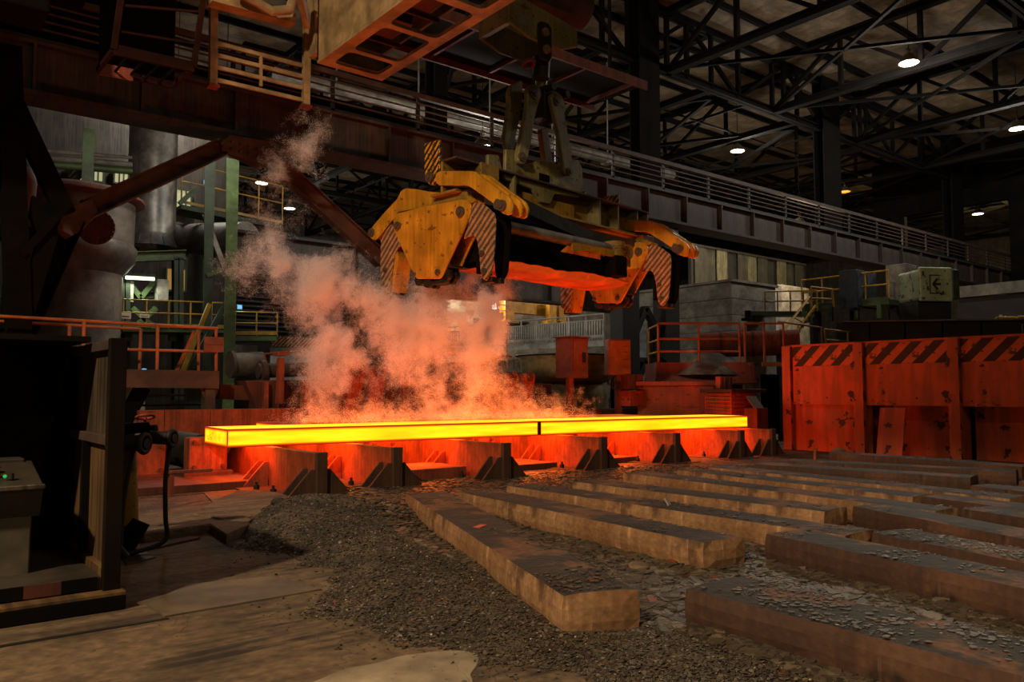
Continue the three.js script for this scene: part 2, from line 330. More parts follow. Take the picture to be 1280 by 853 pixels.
// columns of the crane runway row
[[13.15, 0.45], [22.6, 1.1], [35.6, 1.5], [49.5, 1.5]].forEach(([x, w]) => {
  const y0 = 8.87, c = structGroup('column');
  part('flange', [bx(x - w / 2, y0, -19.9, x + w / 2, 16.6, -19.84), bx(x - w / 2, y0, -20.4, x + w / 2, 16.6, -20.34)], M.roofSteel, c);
  part('web', [bx(x - 0.03, y0, -20.34, x + 0.03, 16.6, -19.9)], M.roofSteel, c);
});
// roof: trusses across the hall, purlins along it
function truss(p, q, depth, n, s, web) {
  const g = structGroup('roof_truss'), up = [0, depth, 0];
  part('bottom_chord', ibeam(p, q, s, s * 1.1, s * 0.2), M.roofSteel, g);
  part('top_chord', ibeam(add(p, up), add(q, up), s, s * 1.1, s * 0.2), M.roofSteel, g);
  for (let i = 0; i <= n; i++) {
    const a = mid(p, q, i / n);
    part('web', bar(a, add(a, up), s * 0.55, s * 0.55), M.roofSteel, g);
    if (i < n) { const b = mid(p, q, (i + 1) / n); part('web', i % 2 ? bar(add(a, up), b, s * 0.5, s * 0.5) : bar(a, add(b, up), s * 0.5, s * 0.5), M.roofSteel, g); }
  }
}
for (let i = 0; i < 8; i++) truss([14 + i * 6.4, 14.1, -20.2], [14 + i * 6.4, 14.1, -59.9], 2.35, 10, 0.28);
for (let i = 0; i < 6; i++) truss([24 + i * 7.2, 14.1, 6], [24 + i * 7.2, 14.1, -20.2], 2.35, 8, 0.3);
truss([8, 14.1, -20.2], [70, 14.1, -20.2], 2.35, 18, 0.3);
truss([12, 14.1, -33.5], [70, 14.1, -33.5], 2.35, 16, 0.24);
truss([12, 14.1, -46.5], [70, 14.1, -46.5], 2.35, 16, 0.24);
truss([26, 14.1, -9.5], [70, 14.1, -9.5], 2.35, 12, 0.26);
for (let z = -58; z < 6; z += 3.3) struct('purlin', ibeam([8, 16.45, z], [71, 16.45, z], 0.24, 0.16, 0.04), M.roofSteel);
for (let i = 0; i < 9; i++) {      // diagonal wind bracing under the roof
  const x = 15 + i * 6.4;
  struct('roof_brace', bar([x, 14.15, -21], [x + 6.4, 14.15, -33], 0.14, 0.14), M.roofSteel);
  struct('roof_brace', bar([x + 6.4, 14.15, -21], [x, 14.15, -33], 0.14, 0.14), M.roofSteel);
  struct('roof_brace', bar([x, 14.15, -34], [x + 6.4, 14.15, -46], 0.14, 0.14), M.roofSteel);
}
for (let z = -23.5; z > -58; z -= 4.4) struct('roof_tie', rod([12, 14.3, z], [70, 14.3, z], 0.05, 6), M.roofSteel);
for (let i = 0; i < 8; i++) { const x = 17.2 + i * 6.4; struct('roof_tie', rod([x, 14.3, -20.2], [x, 14.3, -59], 0.06, 6), M.roofSteel); struct('roof_brace', bar([x, 15.2, -22], [x + 3.2, 16.4, -22], 0.08, 0.08), M.roofSteel); }
for (let i = 0; i < 6; i++) { const x = 24 + i * 7.2; struct('roof_brace', bar([x, 14.15, -20], [x + 7.2, 14.15, -9.6], 0.12, 0.12), M.roofSteel); struct('roof_brace', bar([x + 7.2, 14.15, -20], [x, 14.15, -9.6], 0.12, 0.12), M.roofSteel); struct('roof_brace', bar([x, 14.15, -9.4], [x + 7.2, 14.15, 2], 0.1, 0.1), M.roofSteel); }
// dark cross wall hung from the roof at the far end, lit bay behind it
{
  const x = 52;
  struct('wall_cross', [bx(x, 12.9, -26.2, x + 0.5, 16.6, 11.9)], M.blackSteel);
  const g = structGroup('wall_far_frame');
  for (const z of [-24.6, -17.6]) part('post', bx(x, 7.8, z - 0.45, x + 0.4, 12.9, z + 0.45), M.blackSteel, g);
}
// crane runway girder
{
  const g = thing('crane_runway_girder', 'long dark steel crane runway girder with handrails running through the hall above the tongs', 'girder', [20, 7.5, -18.9]);
  const x0 = -7.9, x1 = 60;
  part('web_plate', bx(x0, 7.75, -19.0, x1, 8.72, -18.95), M.girder, g);
  part('bottom_flange', bx(x0, 7.62, -19.6, x1, 7.72, -18.72, 0.01), M.girder, g);
  part('top_flange', bx(x0, 8.72, -19.8, x1, 8.8, -18.8, 0.01), M.girder, g);
  part('back_plate', bx(x0, 7.72, -19.6, x1, 8.72, -19.54), M.darkSteel, g);
  part('walkway', bx(x0, 8.8, -20.6, x1, 8.86, -18.8), M.darkSteel, g);
  for (let x = -6; x < 58; x += 2.1) part('stiffener', bx(x - 0.03, 7.72, -18.95, x + 0.03, 8.72, -18.8), M.girder, g);
  part('dark_backing', [bx(x0, 8.86, -20.5, 12.6, 9.8, -20.45), bx(x0, 9.8, -20.5, 5.6, 16.4, -20.45)], M.blackSteel, g);  // dark sheets added to black out the lit roof behind the rails
  for (const y of [9.02, 9.2, 9.38, 9.56]) part('conductor_rail', bx(x0, y, -18.8, x1, y + 0.035, -18.76), M.brownSteel, g);
  part('top_rail', bx(x0, 9.72, -18.86, x1, 9.86, -18.74), M.brownSteel, g);
  for (let x = -6.5; x < 58; x += 2.6) part('rail_bracket', bx(x - 0.05, 8.8, -18.86, x + 0.05, 9.8, -18.8), M.darkSteel, g);
}
// lower dark beam further back, under the girder
{
  const z = -26, g = thing('platform_beam', 'dark grey deep steel beam seen behind the hanging tongs', 'beam', [16, 5.4, z]);
  part('web_plate', bx(9, 5.42, z, 24.2, 6.7, z + 0.05), M.girder, g);
  part('flange', [bx(9, 5.32, z - 0.3, 24.2, 5.42, z + 0.25), bx(9, 6.7, z - 0.3, 24.2, 6.8, z + 0.25)], M.darkSteel, g);
  for (let x = 10.5; x < 24; x += 3.1) part('stiffener', bx(x - 0.03, 5.42, z + 0.05, x + 0.03, 6.7, z + 0.2), M.darkSteel, g);
}

// ================================================================ LAMPS
function highBay(pos, hang, label, o = {}) {
  const t = thing('high_bay_lamp', label, 'lamp', pos, { group: o.group ?? 'high bay lamps under the roof' });
  const [x, y, z] = pos;
  part('shade', lathe([[0.02, 0.34], [0.16, 0.32], [0.24, 0.2], [0.34, 0.03], [0.36, 0.0], [0.34, 0.0], [0.22, 0.19], [0.02, 0.3]], x, y, z, 28), M.polished, t);
  part('diffuser', lathe([[0.001, 0.02], [0.32, 0.02], [0.32, 0.035], [0.001, 0.035]], x, y, z, 28), o.mat ?? M.bulb, t);
  part('hook', [new THREE.TorusGeometry(0.07, 0.022, 6, 14).translate(x, y + 0.46, z), rod([x, y + 0.33, z], [x, y + 0.4, z], 0.05, 8), bx(x - 0.12, y + 0.5, z - 0.03, x + 0.1, y + 0.56, z + 0.03)], M.polished, t);
  part('cable', rod([x, y + 0.55, z], [x, 16.58, z], 0.012, 6), M.blackSteel, t);
  if (o.power !== 0) lampLight('lamp_light', [x, y - 0.12, z], o.color ?? LAMP_WHITE, o.power ?? LAMP_POWER, null, 16);
}
highBay([29.634,13.688,-13.418], 1.9, 'bright high bay lamp hanging at the upper right, nearest of the white lamps');
highBay([33.626,13.602,-23.802], 2.1, 'high bay lamp hanging above the runway girder right of the tongs');
highBay([40.606,13.547,-13.597], 2.1, 'high bay lamp cut by the right edge of the picture');
highBay([16.982,13.394,-44.056], 2.2, 'high bay lamp behind the smoke, the upper of two at the left', { power: 110 });
highBay([20.277,13.072,-47.822], 2.2, 'high bay lamp behind the smoke, the lower of two at the left', { power: 110 });
highBay([45.814,13.644,-24.801], 2.0, 'dim orange high bay lamp beside the far dark column', { mat: M.bulbOrange, color: new THREE.Color().setRGB(1, 0.36, 0.05), power: 8 });
// left lamp behind the camera lights the front; the right one is added fill
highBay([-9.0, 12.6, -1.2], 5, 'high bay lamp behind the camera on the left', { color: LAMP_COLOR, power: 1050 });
highBay([3.5, 13.2, 8.5], 3.3, 'unseen fill lamp added behind the camera on the right', { color: LAMP_COLOR, power: 90 });
// lamps in the far bays: those hidden by the girder are added for brightness
highBay([8.5, 12.3, -30.5], 4, 'added lamp to brighten the far left bay, hidden by the girder', { color: LAMP_WHITE, power: 80 });
highBay([25, 6.9, -34], 9.6, 'added lamp to brighten the far middle bay, hidden by the girder', { color: LAMP_COLOR, power: 100 });
highBay([15.2, 9.4, -20.5], 6, 'added lamp to brighten the pale footbridge, hidden by the girder', { color: LAMP_WHITE, power: 80 });
highBay([35, 9.6, -21.3], 6, 'added lamp to brighten the block building and cabin, hidden by the girder', { color: LAMP_COLOR, power: 130 });
highBay([7.5, 9.5, -22.2], 6, 'added lamp to brighten the green platform, hidden by the girder', { color: LAMP_WHITE, power: 45 });
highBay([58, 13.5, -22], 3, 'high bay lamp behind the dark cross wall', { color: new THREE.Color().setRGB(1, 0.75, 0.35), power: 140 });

// ================================================================ GLOWING SLABS
const turnSlab = 0.062;           // the slab row is turned a little from the hall
{
  const cosT = Math.cos(turnSlab), sinT = Math.sin(turnSlab);
  const P = (l, w) => [4.24 + l * cosT + w * sinT, -12.16 + l * sinT - w * cosT];   // l along the slab, w to its back
  function hotSlab(l0, l1, w0, w1, y0, y1, label, maps) {
    const [cx, cz] = P((l0 + l1) / 2, (w0 + w1) / 2), L = l1 - l0, W = w1 - w0, H = y1 - y0;
    const g = new THREE.BoxGeometry(L, H, W);
    const m = shade(new THREE.Mesh(g, [maps.end, maps.end, maps.top, maps.front, maps.front, maps.front].map((x) => x)));
    m.castShadow = true; m.name = numbered('glowing_slab'); m.position.set(cx, (y0 + y1) / 2, cz); m.rotation.y = -turnSlab;
    m.userData = { label, category: 'steel slab', group: 'red hot steel slabs' };
    scene.add(m);
    const lights = [];
    const put = (dx, dy, dz, nx, ny, nz, w, h, k) => {
      const l = new THREE.RectAreaLight(SLAB_COLOR, SLAB_LIGHT * k, w, h); l.name = 'slab_glow'; l.position.set(dx, dy, dz); l.lookAt(dx + nx, dy + ny, dz + nz); m.add(l); lights.push(l);
    };
    return { m, put, L, W, H };
  }
  const front = hot(glow(1024, 64, 201, 0.003, 0.20, 0.0)), end = hot(glow(256, 64, 211, 0.05, 0.22, 0.28)), top = hot(glow(1024, 128, 221, 0.004, 0.10, 0.06)), coolTop = hot(glow(1024, 128, 231, 0.004, 0.05, 0.35, 0.62), 0.75);
  const a = hotSlab(0, 5.86, 0, 1.32, 0.655, 0.93, 'near glowing yellow hot slab at the left end of the row with its mottled end face in view', { front, end, top });
  a.put(0, 0, a.W / 2 + 0.02, 0, 0, 1, a.L, a.H * 0.9, 0.12); a.put(0, a.H / 2 + 0.02, 0, 0, 1, 0.0001, a.L, a.W * 0.9, 0.62); a.put(0, -a.H / 2 - 0.02, 0, 0, -1, 0.0001, a.L, a.W * 0.9, 1.1); a.put(-a.L / 2 - 0.02, 0, 0, -1, 0, 0, a.W, a.H * 0.9, 0.6);
  const b = hotSlab(5.93, 12.1, 0, 1.32, 0.655, 0.93, 'near glowing yellow hot slab at the right end of the row, ending before the red barrier', { front, end, top });
  b.put(0, 0, b.W / 2 + 0.02, 0, 0, 1, b.L, b.H * 0.9, 0.12); b.put(0, b.H / 2 + 0.02, 0, 0, 1, 0.0001, b.L, b.W * 0.9, 0.62); b.put(0, -b.H / 2 - 0.02, 0, 0, -1, 0.0001, b.L, b.W * 0.9, 1.1); b.put(b.L / 2 + 0.02, 0, 0, 1, 0, 0, b.W, b.H * 0.9, 2.2);
  const c = hotSlab(1.32, 10.6, 1.5, 2.85, 0.655, 0.93, 'glowing slab lying behind the near ones with a dull red scaled top', { front, end, top: coolTop });
  c.put(0, 0, -c.W / 2 - 0.02, 0, 0, -1, c.L, c.H * 0.9, 0.28); c.put(0, c.H / 2 + 0.02, 0, 0, 1, 0.0001, c.L, c.W * 0.9, 0.24); c.put(0, -c.H / 2 - 0.02, 0, 0, -1, 0.0001, c.L, c.W * 0.9, 0.8);
  const [sx, sz] = P(5.895, 0.02);
  const pin = single('scale_flap', [bx(sx - 0.035, 0.67, sz - 0.01, sx + 0.035, 0.93, sz + 0.03, 0.008)], std(0x3a120a, { roughness: 0.9 }), 'dark strip of scale hanging at the joint of the two near glowing slabs', 'scale flap', [sx, 0.67, sz]);
}

// ---- skid stands that carry the slabs
{
  const spots = [[5.04, -10.6, 'first from the left'], [6.42, -10.85, 'second from the left'], [8.42, -10.65, 'third from the left'], [10.98, -10.9, 'fourth from the left'], [13.2, -10.95, 'fifth from the left'], [15.3, -10.85, 'sixth, next to last on the right'], [16.45, -10.8, 'last on the right beside the barrier']];
  let proto;
  for (const [x, z, which] of spots) {
    let t;
    if (!proto) {
      t = proto = thing('skid_stand', '', 'stand', [0, 0, 0], { local: true });
      part('plate', bx(-0.07, 0, -4.6, 0.07, 0.625, -0.02, 0.008), M.standRust, t);
      part('front_post', bx(-0.085, 0, -0.06, 0.085, 0.64, 0.02, 0.012), M.standSteel, t);
      const tri = (s, z0) => prismXY([[s * 0.085, 0.02], [s * 0.47, 0.02], [s * 0.47, 0.05], [s * 0.15, 0.40], [s * 0.085, 0.40]], z0 - 0.018, z0 + 0.018, 0.004);
      for (const z0 of [-0.05, -0.30]) { part('gusset', tri(-1, z0), M.standSteel, t); part('gusset', tri(1, z0), M.standSteel, t); }
      for (const z0 of [-1.75, -2.0]) { part('gusset', tri(-1, z0), M.standRust, t); part('gusset', tri(1, z0), M.standRust, t); }
      part('base_plate', bx(-0.6, -0.03, -2.4, 0.6, 0.025, 0.12, 0.006), M.rustDark, t);
      for (const [bxx, bz] of [[-0.4, -0.75], [0.4, -0.75], [-0.4, -1.4], [0.4, -1.4]]) part('bolt', [new THREE.CylinderGeometry(0.045, 0.045, 0.07, 6).translate(bxx, 0.055, bz), rod([bxx, 0.08, bz], [bxx, 0.14, bz], 0.022, 8)], M.darkSteel, t);
    } else { t = proto.clone(); t.name = numbered('skid_stand'); scene.add(t); }
    t.position.set(x, 0, z); t.rotation.y = 0.0;
    t.userData = { label: 'rusty stand with triangular gussets under the slabs, ' + which, category: 'stand', group: 'stands under the glowing slabs' };
  }
}

const SLABS = [];
// ================================================================ DARK SLABS ON THE FLOOR
{
  const R = rng(5), W = 0.52, H = 0.25;
  function coldSlab(x0, z0, x1, z1, label, o = {}) {      // centre line from the far end to the near end
    const L = Math.hypot(x1 - x0, z1 - z0), w = o.w ?? W, h = o.h ?? H, n = 26, g = new THREE.BoxGeometry(w, h, L, 4, 3, n), p = g.attributes.position, bow = (R() - 0.5) * 0.07 * (o.bow ?? 1), sd = Math.floor(R() * 99);
    for (let i = 0; i < p.count; i++) {
      let x = p.getX(i), y = p.getY(i), z = p.getZ(i);
      const cx = Math.abs(Math.abs(x) - w / 2) < 1e-4, cy = Math.abs(Math.abs(y) - h / 2) < 1e-4, cz = Math.abs(Math.abs(z) - L / 2) < 1e-4, k = 0.009 + 0.012 * vnoise3(x * 9, y * 9, z * 6, sd);
      if (cx && cy) { x -= Math.sign(x) * k; y -= Math.sign(y) * k * 0.6; }
      if (cz && (cx || cy)) z -= Math.sign(z) * k;
      const t = (2 * z / L) ** 2;
      x += bow * (1 - t) + 0.010 * (vnoise3(x * 3, y * 8, z * 2.2, sd + 3) - 0.5);
      y += 0.008 * (vnoise3(x * 4, y * 3, z * 3, sd + 7) - 0.5);
      p.setXYZ(i, x, y, z);
    }
    // sides and top in separate parts of one mesh: top scaled and dark, sides rust brown
    const q = g.toNonIndexed(), groups = [];
    q.computeVertexNormals(); q.clearGroups(); metreUV(q);
    const uv = q.attributes.uv, nn = q.attributes.normal, off = R() * 7;
    for (let i = 0; i < q.attributes.position.count; i += 3) {
      const side = Math.abs(nn.getY(i)) < 0.7;
      for (let k = 0; k < 3; k++) uv.setXY(i + k, uv.getX(i + k) + off, uv.getY(i + k) + (side ? 0.125 : off * 0.37));
      const mi = side ? 1 : 0;
      if (groups.length && groups[groups.length - 1].m === mi) groups[groups.length - 1].n += 3; else groups.push({ s: i, n: 3, m: mi });
    }
    groups.forEach((r) => q.addGroup(r.s, r.n, r.m));
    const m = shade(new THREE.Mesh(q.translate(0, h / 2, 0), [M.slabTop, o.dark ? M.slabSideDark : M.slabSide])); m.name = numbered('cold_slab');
    m.position.set((x0 + x1) / 2, o.y ?? -0.01, (z0 + z1) / 2); m.rotation.y = Math.atan2(x1 - x0, z1 - z0); if (o.tilt) m.rotation.x = o.tilt;
    m.userData = { label, category: 'steel slab', group: 'cold steel slabs lying on the floor' };
    scene.add(m); SLABS.push({ x0, z0, x1, z1, w, h, y: o.y ?? -0.01 });
  }

  coldSlab(5.42, -8.45, 3.60, -3.60, 'brown slab lying alone nearest the camera, its square end face towards the viewer', { w: 0.53, h: 0.28, y: -0.02, bow: 0.2 });
  coldSlab(6.12, -8.40, 5.76, -4.27, 'brown slab beside the nearest one, with a dark square end and a pale stone at its foot', {});
  coldSlab(7.0, -8.55, 7.0, -3.72, 'brown slab third from the left with a small grey scrap standing on it', {});
  coldSlab(8.06, -8.40, 8.2, -4.62, 'slab fourth from the left, reddish far end, ending before the second row');
  coldSlab(9.5, -8.75, 9.12, -3.86, 'slab fifth from the left with a broad salmon coloured far end');
  coldSlab(10.55, -8.55, 10.12, -4.55, 'slab sixth from the left, ending short of its neighbours');
  coldSlab(11.35, -8.55, 10.85, -3.75, 'slab seventh from the left with litter along its top');
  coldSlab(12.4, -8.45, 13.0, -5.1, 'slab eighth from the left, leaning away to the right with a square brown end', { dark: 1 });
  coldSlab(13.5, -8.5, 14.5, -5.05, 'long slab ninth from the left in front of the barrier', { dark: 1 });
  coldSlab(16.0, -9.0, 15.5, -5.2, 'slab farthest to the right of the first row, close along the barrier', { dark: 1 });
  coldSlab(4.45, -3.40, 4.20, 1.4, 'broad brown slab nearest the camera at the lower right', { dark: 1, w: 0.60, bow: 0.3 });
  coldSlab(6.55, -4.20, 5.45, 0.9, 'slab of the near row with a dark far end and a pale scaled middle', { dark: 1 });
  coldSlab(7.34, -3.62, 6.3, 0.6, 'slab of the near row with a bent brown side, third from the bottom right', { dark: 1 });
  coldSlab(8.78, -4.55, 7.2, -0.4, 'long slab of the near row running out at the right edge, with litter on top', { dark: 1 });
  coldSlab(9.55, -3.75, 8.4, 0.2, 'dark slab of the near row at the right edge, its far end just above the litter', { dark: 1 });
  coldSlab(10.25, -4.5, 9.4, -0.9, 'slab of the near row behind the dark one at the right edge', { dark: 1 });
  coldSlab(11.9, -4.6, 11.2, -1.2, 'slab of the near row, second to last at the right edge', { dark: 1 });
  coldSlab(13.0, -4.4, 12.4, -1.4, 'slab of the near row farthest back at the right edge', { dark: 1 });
}

// ================================================================ GROUND
const edgeX = (z) => 2.75 + 0.28 * Math.sin(z * 1.7 + 0.6) + 0.55 * (vnoise3(z * 1.3, 0, 0, 5) - 0.5) + 0.25 * (vnoise3(z * 5, 0, 0, 6) - 0.5) + (z < -6.6 ? 0.25 * (-6.6 - z) : 0);
function groundY(x, z) {
  const e = step(-0.12, 0.55, x - edgeX(z)), far = step(-12.5, -11.2, z);
  const heap = 0.27 * Math.exp(-(((x - 4.15) / 0.95) ** 2) - ((z + 8.75) / 1.0) ** 2) + 0.14 * Math.exp(-(((x - 3.55) / 0.6) ** 2) - ((z + 6.9) / 1.4) ** 2) + 0.07 * Math.exp(-(((x - 3.1) / 0.5) ** 2) - ((z + 4.6) / 1.2) ** 2);
  const lump = 0.055 * (fbm3(x * 1.3, 0, z * 1.3, 3, 8) - 0.35) + 0.035 * (fbm3(x * 6, 0, z * 6, 3, 9) - 0.4);
  return -0.02 + e * (0.025 + heap + lump) * (0.35 + 0.65 * far);
}
{
  const x0 = 1.9, x1 = 18.5, z0 = -12.6, z1 = 2.2, nx = 270, nz = 240, pos = [], idx = [];
  for (let j = 0; j <= nz; j++) for (let i = 0; i <= nx; i++) { const x = lerp(x0, x1, (i / nx) ** 1.25), z = lerp(z0, z1, j / nz); pos.push(x, groundY(x, z), z); }
  for (let j = 0; j < nz; j++) for (let i = 0; i < nx; i++) { const a = j * (nx + 1) + i, b = a + 1, c = a + nx + 1; idx.push(a, c, b, b, c, c + 1); }
  const g = new THREE.BufferGeometry(); g.setAttribute('position', new THREE.Float32BufferAttribute(pos, 3)); g.setIndex(idx); g.computeVertexNormals();
  const uv = new Float32Array(pos.length / 3 * 2); for (let i = 0; i < pos.length / 3; i++) { uv[2 * i] = pos[3 * i]; uv[2 * i + 1] = pos[3 * i + 2]; }
  g.setAttribute('uv', new THREE.BufferAttribute(uv, 2));
  const m = shade(new THREE.Mesh(g, M.gravel)); m.name = 'scale_gravel'; m.userData = { label: 'dark heap and bed of crushed mill scale under and around the slabs', category: 'gravel', kind: 'stuff' }; scene.add(m);
}
function flakeShape(seed, t) {
  const R = rng(seed), n = 6, top = [], pos = [];
  for (let i = 0; i < n; i++) { const a = (i + 0.6 * R()) / n * 2 * Math.PI, r = 0.6 + 0.4 * R(); top.push([Math.cos(a) * r, Math.sin(a) * r, (R() - 0.5) * 0.25]); }
  for (let i = 0; i < n; i++) { const a = top[i], b = top[(i + 1) % n]; pos.push(0, t, 0, b[0], t + b[2] * t, b[1], a[0], t + a[2] * t, a[1]); pos.push(a[0], t + a[2] * t, a[1], b[0], t + b[2] * t, b[1], a[0], -t, a[1]); pos.push(b[0], t + b[2] * t, b[1], b[0], -t, b[1], a[0], -t, a[1]); }
  const g = new THREE.BufferGeometry(); g.setAttribute('position', new THREE.Float32BufferAttribute(pos, 3)); g.computeVertexNormals();
  return g;
}
{
  // litter: flakes of mill scale on the bed and on the slabs, crumbs on the heap
  const R = rng(77), o = new THREE.Object3D(), col = new THREE.Color();
  const inSlab = (x, z) => { for (const s of SLABS) { const dx = s.x1 - s.x0, dz = s.z1 - s.z0, L = Math.hypot(dx, dz), t = ((x - s.x0) * dx + (z - s.z0) * dz) / (L * L), d = Math.abs((x - s.x0) * dz - (z - s.z0) * dx) / L; if (t > -0.005 && t < 1.005 && d < s.w / 2 + 0.01) return d < s.w / 2 - 0.02 && t > 0.01 && t < 0.99 ? s : 'edge'; } return null; };
  const lists = [[], [], []];
  let tries = 0;
  while (lists[0].length + lists[1].length + lists[2].length < 135000 && tries++ < 700000) {
    const dd = 3.0 * Math.pow(5.4, R()), tt = -0.36 + 1.12 * R(), x = dd * (0.6252 + tt * 0.7804), z = dd * (-0.7804 + tt * 0.6252);
    if (x < 2.1 || z < -11.4 || x > 18.2) continue;
    const s = inSlab(x, z);
    if (s === 'edge') continue;
    const n = fbm3(x * 1.4, 0, z * 1.4, 3, 12);
    let y, size, tilt;
    if (s) {
      if (R() > step(0.46, 0.62, fbm3(x * 1.1, 3, z * 1.1, 3, 14)) * 0.3) continue;
      y = s.y + s.h + 0.003; size = 0.005 + 0.026 * R() ** 3; tilt = 0.06;
    } else {
      const heap = x < 3.9 + (z < -6 ? 0.9 * (-6 - z) / 3 : 0), e = x - edgeX(z);
      if (e < 0.02 && R() > 0.06 * Math.exp(e * 3)) continue;
      y = Math.max(0, groundY(x, z)) + 0.004;
      size = heap ? 0.005 + 0.016 * R() ** 2.5 : 0.009 + 0.060 * R() ** 3 * (0.4 + 1.2 * n); tilt = heap ? 0.6 : 0.16;
    }
    lists[Math.floor(R() * 3)].push([x, y, z, size, tilt]);
  }
  const grp = new THREE.Group(); grp.name = 'mill_scale_flakes'; grp.userData = { label: 'thin grey flakes of mill scale littering the floor and the tops of the slabs', category: 'flakes', kind: 'stuff' }; scene.add(grp);
  lists.forEach((list, k) => {
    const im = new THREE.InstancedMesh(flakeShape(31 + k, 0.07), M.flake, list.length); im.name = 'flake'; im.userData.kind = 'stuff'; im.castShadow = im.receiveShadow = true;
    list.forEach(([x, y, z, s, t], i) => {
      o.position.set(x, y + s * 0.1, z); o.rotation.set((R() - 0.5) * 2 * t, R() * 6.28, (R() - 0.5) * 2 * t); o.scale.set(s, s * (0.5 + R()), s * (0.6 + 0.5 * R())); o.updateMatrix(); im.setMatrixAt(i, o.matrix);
      const b = R(), v = (y > 0.2 && z > -6.5 ? 0.75 : 1) * (b > 0.975 && s < 0.013 ? 5 : b > 0.93 ? 1.7 : 0.35 + 0.75 * R()); im.setColorAt(i, b > 0.975 && b < 0.982 ? col.setRGB(1.9, 0.5, 0.25) : col.setRGB(v, v * (0.93 + 0.05 * R()), v * 0.86));  // brightest flakes: white bits, with glints also put into the colour
    });
    grp.add(im);
  });
}
// stones and scraps one can pick out
{
  const lump = (seed, r, sq = 0.7) => { const g = new THREE.IcosahedronGeometry(r, 2), p = g.attributes.position; for (let i = 0; i < p.count; i++) { const k = 0.75 + 0.5 * fbm3(p.getX(i) * 3 / r * 0.4 + seed, p.getY(i) * 1.2 / r, p.getZ(i) * 1.2 / r, 2, seed); p.setXYZ(i, p.getX(i) * k, p.getY(i) * k * sq, p.getZ(i) * k); } g.computeVertexNormals(); return g; };
  const put = (name, p, r, seed, mat, label, sq) => single(name, [lump(seed, r, sq).translate(p[0], p[1] + r * 0.3, p[2])], mat, label, 'stone', p);
  put('stone', [5.05, 0.02, -4.62], 0.085, 3, M.paleStone, 'pale stone at the foot of the second brown slab', 0.5);
  put('stone', [3.75, 0.2, -9.02], 0.085, 5, M.stone, 'round brown stone on top of the scale heap');
  put('stone', [3.733,0,-3.219], 0.04, 7, M.stone, 'brown stone in front of the near slab at the lower right');
  put('stone', [3.14,0.03,-4.148], 0.06, 9, M.stone, 'small rough stone low on the near slope of the heap', 0.5);
  put('stone', [3.3,0.05,-4.705], 0.045, 11, M.stone, 'small brown stone beside the long side of the nearest slab', 0.6);
  const f = single('steel_scrap', [new THREE.BoxGeometry(0.12, 0.09, 0.015).rotateX(-0.5).rotateY(0.5).translate(6.93, 0.29, -5.9)], M.flakeLight, 'small grey scrap plate standing on the third slab', 'scrap', [6.93, 0.24, -5.9]);
  single('scale_chip', [bx(0, 0, 0, 0.16, 0.012, 0.07).rotateY(0.5).translate(4.35, 0.255, -6.0)], std(0xc05a3c, { roughness: 0.7 }), 'flat reddish chip of scale on the middle of the nearest slab', 'scrap', [4.35, 0.25, -6.0]);
  single('scale_chip', [prismXZ(soft([[3.437,-3.288],[3.567,-3.221],[3.514,-3.137],[3.421,-3.125],[3.356,-3.211]], 0.02), 0, 0.012)], M.flakeLight, 'flat grey chip of scale lying on the bare concrete at the bottom', 'scrap', [3.446,0,-3.209]);
}
// concrete details at the front left
single('chequer_plate', [prismXZ([[1.58, -6.1], [1.59, -5.68], [2.73, -5.71], [2.62, -6.35], [2.0, -6.5]], -0.02, 0.012)], M.plate, 'worn steel chequer plate let into the concrete floor at the left', 'floor plate', [2.1, 0, -6]);
struct('floor_joint', [bx(-6, -0.01, -5.66, 1.6, 0.006, -5.62)], M.darkSteel);
struct('floor_patch', [prismXZ(soft([[1.561,-3.884],[1.862,-3.947],[2.058,-4.019],[2.236,-3.99],[2.401,-4.011],[2.606,-3.954],[2.748,-3.859],[2.755,-3.728],[2.647,-3.611],[2.54,-3.523],[2.499,-3.437],[2.294,-3.233]], 0.03), -0.02, 0.008)], M.palePatch);
struct('floor_ledge', [prismXZ([[1.738,-8.51],[2.46,-8.615],[2.874,-8.727],[2.797,-7.991],[3.305,-8.584],[3.433,-9.371],[3.198,-9.722],[2.251,-9.856]], -0.05, 0.10, 0.015)], M.concrete);
struct('floor_ledge', [prismXZ([[2.914,-9.458],[3.556,-10.512],[4.148,-11.341],[4.438,-10.759],[4.354,-9.305],[3.924,-8.805],[3.474,-8.933],[3.045,-8.91]], -0.05, 0.12, 0.015)], M.concrete);
single('steel_sheet', [prismXZ([[1.832,-7.977],[2.078,-8.203],[2.077,-7.736],[1.786,-7.544]], 0.0, 0.012)], M.darkSteel, 'thin dark steel sheet lying on the floor beside the booth', 'sheet', [1.957,0,-7.877]);
single('steel_sheet', [prismXZ([[1.864,-8.244],[2.678,-8.672],[2.684,-8.432],[1.833,-7.985]], 0.0, 0.02)], M.rustDark, 'long narrow rusty sheet lying in front of the concrete ledge', 'sheet', [2.215,0.02,-8.262]);

